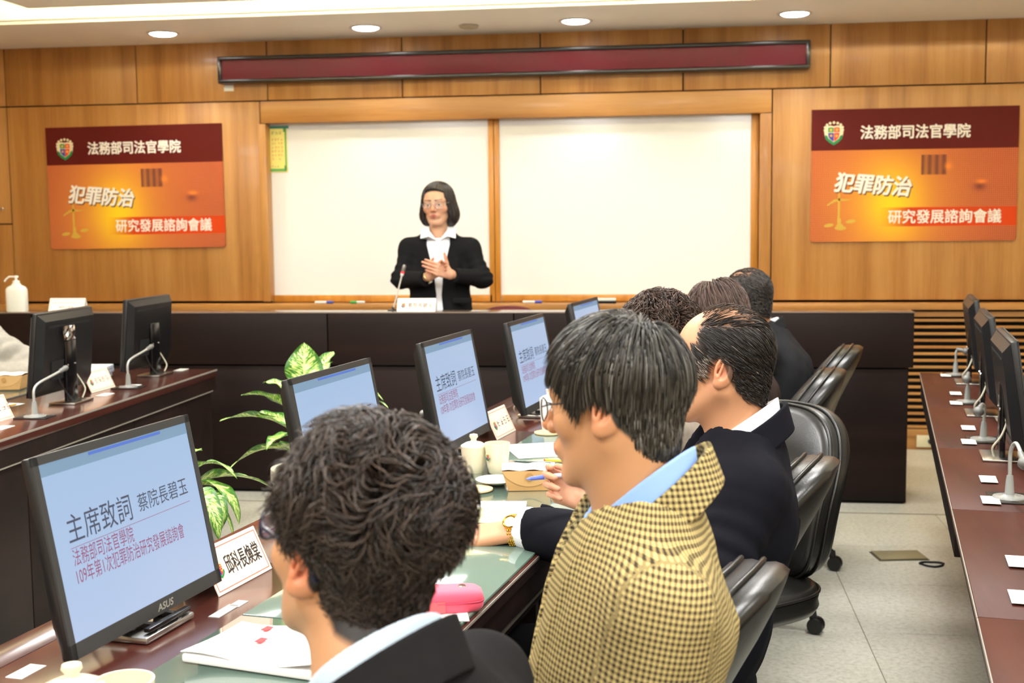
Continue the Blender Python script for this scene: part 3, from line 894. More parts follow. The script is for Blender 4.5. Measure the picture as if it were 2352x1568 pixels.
name_card('small pink name card standing behind the paper cups', T(3.84, -1.208, TZ), ROTU - .03, n=5, seed=21, w=.19)
name_card('name card at the bottom corner of the picture, mostly cut off', T(1.40, -1.285, TZ), ROTU, n=5, seed=5)
name_card('name card at the picture edge on the opposite table', (-2.45, 4.115, TZ), PI / 2 - .05, n=5, seed=31)
name_card('name card between the two monitors on the opposite table', (-2.455, 4.955, TZ), PI / 2 - .05, n=5, seed=41)
PALECARD = mat('white_card', (253, 250, 240), .55)
name_card('white name card in front of the standing woman on the front desk', (-1.359, 6.40, .977), 0, '蔡院長碧玉', w=.205, h=.068, d=.06, size=.03, ink=mat('card_brown_ink', (120, 92, 60), .6), paper=PALECARD)
c2 = name_card('two-line white notice card beside the sanitiser bottle on the front desk', (-3.31, 6.41, .977), 0, lines=[(11, .0125, -.088, .045)], w=.205, h=.072, d=.06, seed=51, emb=False, ink=mat('card_grey_ink', (140, 122, 112), .6), paper=PALECARD)
text('lettering', '請安心使用', .0155, MATS['card_grey_ink'], c2, Matrix.Translation((-.045, -.03, 0)) @ Matrix.Rotation(-math.atan2(.03, .072), 4, 'X') @ Matrix.Translation((0, -.0014, .02)) @ RX, fit=.085)

# --- gooseneck microphones
def goose(label, loc, rotz, pts, ball=.011, group=None, plate=(.125, .085)):
    t = thing('table_microphone', label, 'microphone', loc, rotz, group)
    MB().box((0, 0, .0025), (plate[0], plate[1], .005), bev=.0015).build('base_plate', mat('mic_plate_dark', (60, 58, 56), .3, metal=.6), t, 35)
    MB().lathe([(.040, .005), (.039, .008), (.019, .0095), (.0115, .013), (.0095, .045), (.0075, .06)], 24).build('base', mat('mic_clear_grey', (150, 152, 148), .25, coat=.3), t, 50)
    p_ = catmull(pts, 8)
    MB().tube(p_, .0048, 10).build('gooseneck', GREYMET, t, 60)
    e = Vector(pts[-1]); dirn = (e - Vector(pts[-2])).normalized()
    q = dirn.to_track_quat('Z', 'Y').to_matrix().to_4x4()
    MB().lathe([(.006, -.035), (.0085, -.025), (.0085, -.006), (ball * .75, -.004), (ball, .006), (ball * .8, .016), (ball * .3, .02)], 16, Matrix.Translation(e) @ q).build('capsule', mat('mic_grille', (132, 132, 128), .5, metal=.5, bump=.4, bscale=500), t, 50)
    return t
GP = [(0, 0, .06), (0, .012, .105), (.012, .05, .125), (.04, .17, .15), (.055, .235, .163)]
for k, (x, y) in enumerate([(-2.325, 4.215), (-2.335, 5.02)]):
    goose(['grey gooseneck microphone bending over the table near the picture edge', 'grey gooseneck microphone between name card and far monitor'][k], (x, y, TZ), 0, [(0, 0, .06), (-.002, .005, .1), (0, .04, .122), (.01, .14, .142), (.015, .205, .155)], group='gooseneck microphones on the opposite table')
for k, (s_, o_, a_) in enumerate([(5.74, .318, 0), (4.905, .316, 1), (4.08, .313, 2), (3.24, .312, 3)]):
    pts = [[(0, 0, .06), (0, 0, .1), (.0, -.01, .115), (-.005, -.035, .11)], [(0, 0, .06), (0, .0, .1), (-.02, .0, .112), (-.045, .006, .098)], [(0, 0, .06), (-.004, 0, .105), (-.03, .01, .118), (-.065, .02, .104)], [(0, 0, .06), (-.002, 0, .12), (-.03, -.01, .145), (-.085, -.022, .112)]][k]
    goose(['desk microphone at the far end of the outer row by the slatted wall', 'second desk microphone from the slatted wall on the outer row', 'third desk microphone from the slatted wall on the outer row', 'largest desk microphone on the outer row, nearest the camera'][k], T(s_, o_, TZ), ROTU, pts, .017, 'desk microphones of the outer row', (.12, .1))
goose('slim gooseneck microphone showing behind the edge of the largest monitor', T(2.03, -1.345, TZ), ROTU, [(0, 0, .06), (0, 0, .1), (-.02, -.005, .125), (-.12, -.02, .12), (-.2, -.03, .1)], group='gooseneck microphones on the near table', plate=(.09, .07))
goose('gooseneck microphone base beside the third lit monitor', T(3.72, -1.34, TZ), ROTU, [(0, 0, .06), (0, 0, .1), (-.02, .005, .12), (-.1, .01, .12), (-.16, .01, .11)], group='gooseneck microphones on the near table', plate=(.09, .07))
# chairwoman's microphone
t = thing('podium_microphone', 'thin silver microphone with a red ring standing on the front desk', 'microphone', (-1.50, 6.45, .977))
MB().lathe([(.03, 0), (.03, .004), (.008, .008), (.006, .02)], 20).build('base', mat('mic_plate_dark', (60, 58, 56), .3, metal=.6), t, 40)
MB().tube([(0, 0, .005), (.03, -.01, .10), (.055, -.02, .185)], .0042, 10).build('stem', mat('bright_stem', (232, 230, 222), .3, metal=.3), t, 60)
dq = Vector((.022, -.005, .075)).to_track_quat('Z', 'Y').to_matrix().to_4x4()
MB().lathe([(.005, -.005), (.009, .0), (.009, .012)], 14, Matrix.Translation((.056, -.0205, .188)) @ dq).build('collar', mat('mic_white', (226, 226, 220), .4), t, 40)
MB().lathe([(.0096, .012), (.0096, .021)], 14, Matrix.Translation((.056, -.0205, .188)) @ dq).build('light_ring', mat('red_ring', (226, 44, 52), .4, emis=(230, 40, 50), estr=.5), t, 40)
MB().lathe([(.0085, .021), (.0105, .026), (.0105, .05), (.006, .058)], 14, Matrix.Translation((.056, -.0205, .188)) @ dq).build('grille', mat('mic_head_grey', (150, 146, 140), .4, metal=.7), t, 40)
# ================================================================== things on the tables
def sheet(label, s_, o_, rot, w=.21, l=.297, z=TZ + .0065, cat='paper', m=None, name='paper_sheet', thick=.0012, curl=.0):
    t = MB()
    nx, ny = 6, 8
    f = lambda u_, v_: ((u_ - .5) * w, (v_ - .5) * l, thick / 2 + curl * max(0, (u_ - .5)) ** 2 * 4)
    t.grid(f, nx, ny)
    t.grid(lambda u_, v_: (f(1 - u_, v_)[0], f(1 - u_, v_)[1], f(1 - u_, v_)[2] - thick), nx, ny)
    o = t.build(name, m or WHITE, None, recalc=False)
    o.location = T(s_, o_, z)
    o.rotation_euler = (0, 0, ROTU + rot)
    return tag(o, label, cat)
def sticker(label, p, rz, w=.045, l=.028, m=None, cat='label', name='table_label', group='paper labels on the tables'):
    o = MB().box((0, 0, .0004), (w, l, .0008)).build(name, m or STICK)
    o.location = p
    o.rotation_euler = (0, 0, rz)
    return tag(o, label, cat, group)
# notebook with tabs in front of the nearest man
nb = thing('notebook', 'thick white open notepad with red tabs in front of the nearest man', 'notepad', (-.6125, 1.871, TZ + .006), R(75.5))
MB().box((-.004, 0, .008), (.165, .30, .014), bev=.004).build('page_block', mat('page_block_white', (244, 240, 240), .7), nb, 35)
def npage(u_, v_):
    x, y = (u_ - .5) * .17, (v_ - .5) * .305
    return (x, y, .0165 + .06 * max(0, (.5 - v_) / .5) ** 2 * (.35 + .65 * u_) + .004 * math.sin(v_ * 9 + u_ * 3))
MB().grid(npage, 10, 14).build('top_page', WHITE, nb, 60, recalc=False)
MB().grid(lambda u_, v_: tuple(Vector(npage(1 - u_, v_)) - Vector((0, 0, .0012))), 10, 14).build('under_page', WHITE, nb, 60, recalc=False)
RT = mat('red_tab', (226, 58, 62), .6)
for (u_, v_, w_) in ((.80, .76, .012), (.45, .67, .012)):
    a = Vector(npage(u_, v_))
    o = MB().box((0, 0, 0), (.020, w_, .0012)).build('index_tab', RT, nb)
    o.location = a + Vector((0, 0, .0035))
    o.rotation_euler = (.05, 0, 0)
# cups
def cup(label, loc, rotz, r=.037, h=.085, lid=False, mark=True, handle=True, group=None, m=None):
    t = thing('tea_cup', label, 'cup', loc, rotz, group)
    m = m or CREAM
    MB().lathe([(.0, .004), (r * .62, 0), (r * .7, .003), (r * .86, h * .35), (r * .97, h * .8), (r, h), (r - .003, h), (r * .93, h * .78), (r * .8, h * .3), (r * .6, .008), (0, .007)], 32, cap=False).build('body', m, t, 60)
    if lid:
        MB().lathe([(r * .92, h - .004), (r * 1.02, h + .002), (r * 1.0, h + .006), (r * .6, h + .014), (r * .25, h + .017), (r * .2, h + .022), (r * .34, h + .03), (r * .3, h + .036), (0.0005, h + .038)], 32, cap=False).build('lid', m, t, 60)
    else:
        MB().lathe([(r * .9, h * .7), (.0005, h * .7)], 24, cap=False).build('tea', mat('pale_tea', (206, 170, 96), .1), t)
    if handle:
        MB().tube(bez((r * .9, 0, h * .75), (r * 1.7, 0, h * .85), (r * 1.7, 0, h * .2), (r * .86, 0, h * .3), 10), .0045, 8).build('handle', m, t, 60)
    if mark:
        e = emblem(t, 0, 0, .010, 0)
        e.matrix_local = Matrix.Rotation(R(-60), 4, 'Z') @ Matrix.Translation((0, -r * .985, h * .6))
    return t
cup('cream tea cup with knobbed lid at the bottom corner of the picture', pz(172, 1690, TZ), R(150), lid=True, mark=False, r=.043, h=.066, handle=False, group='cream cups')
cup('open cream tea cup beside the lidded cup at the bottom of the picture', pz(290, 1690, TZ), R(-25), mark=False, r=.041, h=.08, group='cream cups')
cup('cream cup with knobbed lid beside the head of the nearest man', T(3.22, -1.075, TZ), R(30), lid=True, mark=False, r=.036, h=.075, handle=False, group='cream cups')
cup('cream cup with a small emblem standing behind the saucer', T(3.215, -1.005, TZ + .006), R(20), r=.035, h=.085, handle=False, group='cream cups')
cup('tall white cup on a wooden coaster behind the face of the man in checked jacket', T(3.86, -1.03, TZ + .012), 0, r=.03, h=.105, handle=False, mark=False, lid=True, group='cream cups', m=mat('white_porcelain', (246, 244, 238), .3, coat=.4))
def disc(name, label, loc, r, h, m, cat, mark=None):
    t = MB().lathe([(r * .9, 0), (r, h * .4), (r, h), (r * .9, h)], 32).build(name, m, None, 40)
    t.location = loc
    return tag(t, label, cat)
KRAFTW = mat('pale_wood_coaster', (222, 196, 150), .6, var=.1, scale=30)
disc('wooden_coaster', 'round pale wooden coaster under the tall white cup', T(3.86, -1.03, TZ + .0062), .048, .006, KRAFTW, 'coaster')
disc('wooden_coaster', 'round pale wooden coaster between the white saucer and the kraft box', T(2.99, -.995, TZ + .0062), .045, .006, KRAFTW, 'coaster')
sa = thing('saucer', 'small white saucer with a green mark behind the kraft box', 'saucer', T(3.08, -.965, TZ + .0062), 0)
MB().lathe([(.02, 0), (.03, .003), (.055, .012), (.057, .014), (.054, .0145), (.028, .006), (.0, .005)], 32, cap=False).build('dish', MATS['white_porcelain'], sa, 60)
MB().box((.01, -.03, .0135), (.014, .014, .001), Matrix.Rotation(.2, 4, 'X')).build('green_mark', mat('green_print2', (70, 170, 110), .5), sa)
# kraft lunch boxes
KR = mat('kraft_card', (206, 160, 100), .7, var=.06, scale=60)
KRI = mat('kraft_inside', (244, 236, 222), .7)
def kraft(label, loc, rotz, w=.125, d=.095, h=.052, lid=True):
    t = thing('lunch_box', label, 'food box', loc, rotz, 'kraft lunch boxes')
    b, k = MB(), .86
    lo = [(-w / 2 * k, -d / 2 * k, 0), (w / 2 * k, -d / 2 * k, 0), (w / 2 * k, d / 2 * k, 0), (-w / 2 * k, d / 2 * k, 0)]
    hi = [(-w / 2 * 1.12, -d / 2, h), (w / 2 * 1.12, -d / 2, h), (w / 2 * 1.12, d / 2, h), (-w / 2 * 1.12, d / 2, h)]
    b.add(lo + hi, [(0, 3, 2, 1), (0, 1, 5, 4), (1, 2, 6, 5), (2, 3, 7, 6), (3, 0, 4, 7)])
    b.build('tray', KR, t)
    # closing flap folded down over the front, with a scalloped edge
    n = 14
    pts = [(-w / 2 * 1.12 + w * 1.12 * i / n, 0) for i in range(n + 1)]
    vs, fs = [], []
    for i in range(n + 1):
        u_ = i / n
        x = -w / 2 * 1.12 + w * 1.12 * u_
        dep = .78 * h * math.sin(PI * u_) ** .6
        vs += [(x, -d / 2 - .0016, h + .001), (x * (1 - .06 * dep / h), -d / 2 - .0016 + dep * .12, h - dep)]
    for i in range(n):
        fs.append((2 * i, 2 * i + 2, 2 * i + 3, 2 * i + 1))
    MB().add(vs, fs).build('front_flap', mat('kraft_flap', (212, 168, 110), .7), t, recalc=False)
    MB().lathe([(.010, 0), (.0105, .0006)], 20, Matrix.Translation((.0, -d / 2 - .0028, h * .72)) @ Matrix.Rotation(PI / 2 + .12, 4, 'X')).build('thumb_cut', mat('kraft_cut', (190, 142, 84), .7), t)
    MB().grid(lambda u_, v_: ((u_ - .5) * w * 1.12, (v_ - .5) * d, h + .003 + .006 * math.sin(PI * v_) + .002 * math.sin(u_ * 14 + v_ * 5)), 10, 6).build('lid', KRI if lid else KR, t, 60, recalc=False)
    return t
kraft('closed kraft paper lunch box under the hand holding a pen', T(3.06, -.872, TZ + .0065), CAM_YAW + .02)
kraft('kraft paper lunch box with white lid beside the grey sleeve', (-2.83, 4.93, TZ + .006), CAM_YAW, w=.14, d=.1, h=.06)
# paper and pens
sheet('white sheets fanned out on the glass under the chin of the man in checked jacket', 3.60, -.93, .5, .23, .30)
sheet('white sheet behind the kraft lunch box with a yellow pencil on it', 3.24, -.89, -.9, .15, .21)
sheet('white sheet under the gold watch hand', 2.80, -.92, .25, .16, .22, z=TZ + .0062)
sheet('printed leaflet sticking out under the white sheet by the gold watch', 2.74, -.86, .1, .15, .21, z=TZ + .0068, m=mat('leaflet_print', (214, 206, 160), .6, var=.35, scale=60))
sheet('folded white slip under the pink pencil case', 2.0, -.735, .4, .06, .1, z=TZ + .0062)
sheet('sheet of paper on the opposite table at the picture edge', 0, 0, 0, .21, .2, z=TZ + .006).location = (-2.64, 4.42, TZ + .006)
stk = thing('paper_stack', 'thick stack of white papers between the two monitors opposite', 'paper stack', (-2.66, 5.22, TZ + .006), .1)
for k in range(3):
    o = MB().box((0, 0, 0), (.21, .27, .018), bev=.003).build('bundle', WHITE, stk, 35)
    o.location = (random.uniform(-.012, .012), random.uniform(-.01, .02), .010 + k * .0185)
    o.rotation_euler = (.0, 0, random.uniform(-.06, .06))
def pencil(label, p0, p1, rgb, r=.0036, name='pencil', tip=True):
    p0, p1 = Vector(p0), Vector(p1)
    t = thing(name, label, 'pencil', p0)
    d_ = p1 - p0
    MB().tube([Vector((0, 0, r)), Vector((0, 0, r)) + d_ * .92], r, 6).build('barrel', mat('barrel_%d_%d_%d' % rgb, rgb, .4), t)
    MB().tube([Vector((0, 0, r)) + d_ * .92, Vector((0, 0, r)) + d_], [r, .0006], 6).build('point', mat('pencil_wood', (214, 170, 110), .6), t)
    MB().tube([Vector((0, 0, r)) - d_ * .05, Vector((0, 0, r))], r * .95, 6).build('eraser_end', mat('pencil_red', (200, 70, 60), .5), t)
    return t
pencil('yellow pencil on the paper behind the kraft lunch box', pz(1253, 1059, TZ + .008), pz(1320, 1063, TZ + .008), (244, 206, 50))
pencil('yellow pencil beside the paper stack opposite', (-2.56, 4.98, TZ), (-2.52, 5.13, TZ), (240, 196, 40))
pencil('orange pencil on the paper at the picture edge opposite', (-2.56, 4.30, TZ + .008), (-2.53, 4.46, TZ + .008), (244, 180, 40))
pc = thing('pencil_case', 'coral pink zipped pencil case on the glass table', 'pencil case', pz(1024, 1396, TZ + .0065), CAM_YAW + .12)
PINK = mat('pink_neoprene', (246, 84, 112), .7, bump=.15, bscale=900, sheen=.3)
def se(a, n_=4.0):
    c, s__ = math.cos(a), math.sin(a)
    return math.copysign(abs(c) ** (2 / n_), c), math.copysign(abs(s__) ** (2 / n_), s__)
b = MB()
prof = [(.0, 0.0), (.9, 0.0), (.98, .006), (1.0, .014), (.985, .017), (.97, .018), (.985, .019), (1.0, .022), (.96, .031), (.85, .036), (.5, .038), (.0, .038)]
b.v = []; n = 40
for q, z in prof:
    for k in range(n):
        x, y = se(2 * PI * k / n)
        b.v.append((x * .068 * q, y * .036 * q, z))
b.f = [(i * n + k, i * n + (k + 1) % n, (i + 1) * n + (k + 1) % n, (i + 1) * n + k) for i in range(len(prof) - 1) for k in range(n)]
b.build('body', PINK, pc, 60)
MB().tube([(se(2 * PI * k / 40)[0] * .0675, se(2 * PI * k / 40)[1] * .0357, .018) for k in range(40)], .0016, 6, closed=True).build('zip', mat('zip_rose', (214, 58, 92), .4), pc, 60)
MB().box((-.02, -.0362, .012), (.035, .0015, .02)).build('tab_patch', mat('pink_patch', (240, 96, 104), .6), pc)
MB().lathe([(.007, .038), (.006, .0395)], 16, Matrix.Translation((.03, .006, 0))).build('badge', CHROME, pc, 40)
# labels and touch panels on the tables
sticker('white paper label on the table edge behind the bottom cups', pz(60, 1542, TZ), ROTU, .06, .03)
sticker('grey button strip on the table edge beside the name card', pz(515, 1403, TZ), ROTU, .075, .022, mat('grey_strip', (170, 172, 168), .4), 'control strip', 'control_strip')
sticker('cream label above the grey button strip', pz(548, 1386, TZ), ROTU, .035, .02)
sticker('grey button strip in front of the small pink name card', pz(1122, 1031, TZ), ROTU, .06, .02, mat('grey_strip', (170, 172, 168), .4), 'control strip', 'control_strip')
for k, (x, y) in enumerate([(416, 849), (305, 886), (241, 906), (86, 956), (6, 982)]):
    sticker('white label on the opposite table, ' + ['at the far corner', 'beside the far microphone', 'under the name card between the monitors', 'beside the microphone at the picture edge', 'cut by the picture edge'][k], pz(x, y, TZ), 0, .045, .085)
for k, (x, y) in enumerate([(2172, 861.5), (2195, 903), (2196, 925), (2224, 982), (2225, 1014), (2270, 1100), (2275, 1148), (2338, 1289), (2347, 1371)]):
    sticker('white label on the reddish outer table, number %s counted from the wall' % ['one', 'two', 'three', 'four', 'five', 'six', 'seven', 'eight', 'nine'][k], pz(x, y, TZ + .0045), ROTU, .085, .042)
# sanitiser on the front desk
bt = thing('sanitiser_bottle', 'white pump bottle of hand sanitiser on the front desk', 'bottle', (-3.605, 6.405, .977), 0)
BW = mat('milky_plastic', (240, 241, 230), .4, sss=.3)
b = MB()
prof = [(.0, 0), (.95, 0), (1, .006), (1, .11), (.97, .124), (.8, .136), (.45, .144), (.36, .148), (.36, .155), (0, .155)]
n = 36
for q, z in prof:
    for k in range(n):
        x, y = se(2 * PI * k / n, 3.2)
        b.v.append((x * .058 * q, y * (.034 * q if q > .5 else .058 * q), z))
b.f = [(i * n + k, i * n + (k + 1) % n, (i + 1) * n + (k + 1) % n, (i + 1) * n + k) for i in range(len(prof) - 1) for k in range(n)]
b.build('body', BW, bt, 60)
MB().lathe([(.019, .15), (.019, .168), (.015, .17), (.007, .172), (.007, .185), (.013, .186), (.013, .196), (.004, .198)], 20).build('pump_collar', BW, bt, 40)
MB().tube([(.0, 0, .191), (-.04, 0, .191), (-.058, 0, .178), (-.068, 0, .165)], .005, 10).build('spout', BW, bt, 50)

# ================================================================== chairs
LEATH = NT('black_leather')
LEATH.b.inputs['Base Color'].default_value = lin((30, 29, 27))
LEATH.set(Roughness=.33)
LEATH.b.inputs['Specular IOR Level'].default_value = .6
_t = LEATH.n('ShaderNodeTexCoord')
_a = LEATH.n('ShaderNodeTexVoronoi', i_Scale=260.0)
_b = LEATH.n('ShaderNodeTexNoise', i_Scale=14.0, i_Detail=3.0)
LEATH.l(_t.outputs['Object'], _a.inputs['Vector']); LEATH.l(_t.outputs['Object'], _b.inputs['Vector'])
LEATH.bump(LEATH.math('ADD', LEATH.math('MULTIPLY', _a.outputs[0], .12), LEATH.math('MULTIPLY', _b.outputs[0], 1.2)), .22, .004)
LEATH = LEATH.m
def pad(hw, hz, th, bulge, rear, mapf, n=56, p=3.2, top=.86):
    """upholstered pad: closed pillow with welted edges; mapf bends (depth, across, up)"""
    def ring(q, x):
        out = []
        for k in range(n):
            c, s__ = se(2 * PI * k / n, p)
            w_ = hw * (1 - (1 - top) * max(0, s__) ** 2)
            out.append(mapf(x, c * w_ * q, s__ * hz * q))
        return out
    rows = [ring(q, th / 2 + bulge * (1 - q ** 2.6)) for q in (.02, .25, .5, .7, .84, .93, .975)]
    rows += [ring(1.0, th / 2 - .012), ring(1.012, th * .2), ring(1.0, 0), ring(1.012, -th * .22), ring(1.0, -th / 2 + .012)]
    rows += [ring(q, -th / 2 - rear * (1 - q ** 2.6)) for q in (.97, .9, .75, .5, .25, .02)]
    b = MB()
    b.v = [v for r_ in rows for v in r_]
    b.f = [(i * n + k, i * n + (k + 1) % n, (i + 1) * n + (k + 1) % n, (i + 1) * n + k) for i in range(len(rows) - 1) for k in range(n)]
    welt = [ring(1.012, th / 2 - .010), ring(1.018, .0)]
    return b, welt
PLB = mat('chair_plastic', (20, 20, 20), .45)
def make_chair(label, loc, ang, ztop=.97, lean=15, cat='chair', leather=None, group='black leather office chairs', name='office_chair'):
    L_ = leather or LEATH
    t = thing(name, label, cat, loc, ang, group)
    hz = (ztop - .47) / 2
    ta = math.tan(R(lean))
    def bm(x, y, z):                           # x forward of the pad's mid plane
        zz = z + hz
        off = -.20 - ta * zz + .035 * math.sin(PI * min(1, zz / (2 * hz)) * 1.3) + .9 * y * y * .6
        return (off + x, y, .47 + zz)
    b, welt = pad(.25, hz, .09, .05, .025, bm, p=2.9, top=.84)
    bk = b.build('backrest', L_, t, 70)
    for w_ in welt:
        MB().tube(w_, .0045, 6, closed=True).build('piping', L_, bk, 70)
    b, welt = pad(.25, .245, .07, .03, .01, lambda x, y, z: (z + .02, y, .44 + x - .02 * (z > .2) * (z - .2) / .05), p=3.6, top=.95)
    st = b.build('seat', L_, t, 70)
    MB().tube(welt[0], .0045, 6, closed=True).build('piping', L_, st, 70)
    MB().box((0, 0, .385), (.24, .2, .03), bev=.01).lathe([(.028, .12), (.028, .28), (.02, .281), (.02, .38)], 16).build('column', PLB, t, 40)
    MB().lathe([(.045, .085), (.05, .1), (.045, .13), (.03, .14)], 20).build('hub', PLB, t, 40)
    for k in range(5):
        a = 2 * PI * k / 5 + .5
        m_ = Matrix.Rotation(a, 4, 'Z')
        p_ = catmull([(.03, 0, .105), (.14, 0, .105), (.25, 0, .088), (.285, 0, .07)], 4)
        lg = MB().tube(p_, [.026 - .010 * i / (len(p_) - 1) for i in range(len(p_))], 10, m_).build('leg', PLB, t, 60)
        cs = MB()
        for sy in (-.016, .016):
            cs.lathe([(.008, -.009), (.027, -.008), (.029, 0), (.027, .008), (.008, .009)], 18, m_ @ Matrix.Translation((.30, sy, .029)) @ Matrix.Rotation(PI / 2, 4, 'X'))
        cs.tube([(.287, 0, .08), (.292, 0, .045)], .014, 10, m_)
        cs.build('caster', PLB, lg, 50)
    return t
def chair_at(label, x, y, d, ang, ztop, lean=15):
    p = px(x, y, d)                             # where the middle of the back's top edge is
    ta = math.tan(R(lean))
    off = -.20 - ta * (ztop - .47) + .035 * math.sin(PI * 1.3)
    return make_chair(label, (p.x - off * math.cos(ang), p.y - off * math.sin(ang), 0), ang, ztop, lean)
FA = PI - UD                                    # facing the table
chair_at('black leather chair of the man in checked jacket, nearest the camera', 1728, 1316, 1.84, FA - R(9), .925, 17)
chair_at('tall black leather chair behind the man with the gold watch', 1876, 1068, 2.66, FA - R(7), .93, 17)
chair_at('black leather chair swivelled so its padded front shows', 1836, 948, 3.50, FA + R(48), .925, 10)
chair_at('black leather chair between the swivelled chair and the last chair', 1914, 872, 4.28, FA - R(2), .925, 14)
chair_at('black leather chair at the far end beside the front desk', 1957, 814, 5.05, FA - R(2), .925, 15)
make_chair('dark red chair behind the front desk, peeking beside the standing woman', (-1.02, 7.22, .0), -PI / 2, .92, 8, leather=mat('maroon_leather', (110, 44, 46), .45), group='chairs behind the front desk')

# ================================================================== potted plants
def leaf_mat():
    t = NT('variegated_leaf')
    at = t.n('ShaderNodeAttribute', attribute_name='pat')
    sp = t.n('ShaderNodeSeparateXYZ')
    t.l(at.outputs['Vector'], sp.inputs[0])
    au = t.math('ABSOLUTE', sp.outputs[0])
    cb = t.n('ShaderNodeCombineXYZ')
    t.l(t.math('MULTIPLY', sp.outputs[0], 1.6), cb.inputs[0])
    t.l(t.math('MULTIPLY', t.math('SUBTRACT', sp.outputs[1], t.math('MULTIPLY', au, .22)), 16.0), cb.inputs[1])
    t.l(sp.outputs[2], cb.inputs[2])
    nz = t.n('ShaderNodeTexNoise', i_Scale=1.6, i_Detail=4.0, i_Roughness=.7, i_Distortion=.4)
    t.l(cb.outputs[0], nz.inputs['Vector'])
    f = t.math('SUBTRACT', nz.outputs[0], t.math('MULTIPLY', t.math('POWER', au, 3.0), .20))
    c = t.ramp(f, [(.38, lin((62, 112, 40))), (.47, lin((112, 164, 62))), (.53, lin((212, 228, 128))), (.62, lin((238, 244, 186)))])
    rib = t.math('LESS_THAN', au, .06)
    t.l(t.mix(t.math('MULTIPLY', rib, .7), c, lin((222, 234, 150))), t.b.inputs['Base Color'])
    t.set(Roughness=.38)
    t.b.inputs['Subsurface Weight'].default_value = .15
    t.b.inputs['Subsurface Radius'].default_value = (.006, .01, .003)
    return t.m
LEAFM = leaf_mat()
def leaf_mesh(L_, W_, droop, curl, seed, nv=14, nu=8):
    rnd = random.Random(seed)
    ph = rnd.uniform(0, 9)
    vs, cols = [], []
    for j in range(nv + 1):
        v_ = j / nv
        w = W_ * (math.sin(PI * min(1, v_ ** .8)) ** .75) * (1 - .25 * v_)
        a = droop * v_
        x = L_ * (math.sin(a) / droop if abs(droop) > .01 else v_)
        z = L_ * (-(1 - math.cos(a)) / droop if abs(droop) > .01 else 0)
        for i in range(nu + 1):
            u_ = (i / nu - .5) * 2
            vs.append((x, u_ * w / 2, z + abs(u_) * w * curl * .5 + .006 * math.sin(v_ * 12 + u_ * 2 + ph) * abs(u_)))
            cols.append((u_, v_, ph))
    fs = [(j * (nu + 1) + i, j * (nu + 1) + i + 1, (j + 1) * (nu + 1) + i + 1, (j + 1) * (nu + 1) + i) for j in range(nv) for i in range(nu)]
    me = bpy.data.meshes.new('leaf')
    me.from_pydata(vs, [], fs)
    me.materials.append(LEAFM)
    ca = me.attributes.new('pat', 'FLOAT_VECTOR', 'POINT')
    ca.data.foreach_set('vector', np.array(cols, dtype=np.float32).ravel())
    me.shade_smooth()
    return me
STEM = mat('leaf_stalk', (150, 178, 96), .5)
def plant(label, base, pot_h, pot_r, leaves, potm):
    t = thing('potted_plant', label, 'plant', base, 0, 'variegated plants in the well')
    MB().lathe([(pot_r * .7, 0), (pot_r * .74, .01), (pot_r, pot_h - .05), (pot_r * 1.06, pot_h - .045), (pot_r * 1.06, pot_h), (pot_r * .93, pot_h), (pot_r * .9, pot_h - .04)], 32, cap=False).build('pot', potm, t, 40)
    MB().lathe([(pot_r * .92, pot_h - .035), (.001, pot_h - .02)], 24, cap=False).build('soil', mat('soil', (62, 48, 36), .95), t)
    for k, (tip, rootz, L_, W_, az, el, droop, roll) in enumerate(leaves):
        tip = Vector(tip) - Vector(base)
        st0 = Vector((random.uniform(-.02, .02), random.uniform(-.02, .02), pot_h - .03))
        lf = bpy.data.objects.new('leaf', leaf_mesh(L_, W_, droop, .35, k + int(base[0] * 100)))
        link(lf, t)
        lf.location = tip
        lf.rotation_euler = Euler((roll, -el, az), 'XYZ')
        d_ = Vector((math.cos(az) * math.cos(el), math.sin(az) * math.cos(el), math.sin(el)))
        MB().tube(bez(st0, st0.lerp(tip, .4) + Vector((0, 0, .06)), tip - d_ * .06, tip + d_ * .01, 8), .005, 6).build('stalk', STEM, t, 60)
    return t
POTM = mat('grey_stone_pot', (196, 192, 178), .6, var=.06, scale=12)
# leaf: blade base point, -, length, width, azimuth, elevation, droop, roll
def LF(x, y, d, L_, W_, dirx, diry, elev, droop, roll=0.0):
    """blade starting at a pixel/depth; direction across the picture (dirx right, diry away)"""
    p = px(x, y, d)
    v_ = CR * dirx + CF * diry
    return (p, 0, L_, W_, math.atan2(v_.y, v_.x), elev, droop, roll)
P1 = px(720, 1110, 4.4)
plant('tall variegated plant in a grey pot behind the second lit monitor', (P1.x, P1.y, 0), P1.z + .06, .14, [
    LF(700, 890, 4.36, .16, .15, -.1, 1, 1.42, .12, .0), LF(712, 880, 4.33, .12, .10, .8, .7, .85, .5, .1), LF(722, 872, 4.42, .13, .11, .9, .9, .95, .3, .1),
    LF(668, 945, 4.35, .20, .075, -1, -.3, .85, 1.0, .5), LF(668, 900, 4.4, .12, .06, -1, .2, .75, 1.0, -.3),
    LF(665, 985, 4.35, .25, .085, -1, -.1, .62, .95, .4), LF(668, 975, 4.3, .16, .06, -1, .1, .55, .8, -.4),
    LF(680, 1035, 4.3, .26, .085, -1, -.3, .35, 1.15, .5), LF(672, 1000, 4.25, .13, .10, -.6, -.7, .2, .9, .2), LF(675, 1045, 4.25, .11, .06, -.3, -.8, .9, .6, 0),
    LF(770, 900, 4.4, .20, .07, 1, -.1, .55, 1.4, -.3), LF(800, 925, 4.4, .16, .06, 1, -.1, .5, 1.2, -.3), LF(780, 1000, 4.4, .2, .08, 1, .2, .4, 1.0, 0)], POTM)
P2 = px(395, 1180, 3.55)
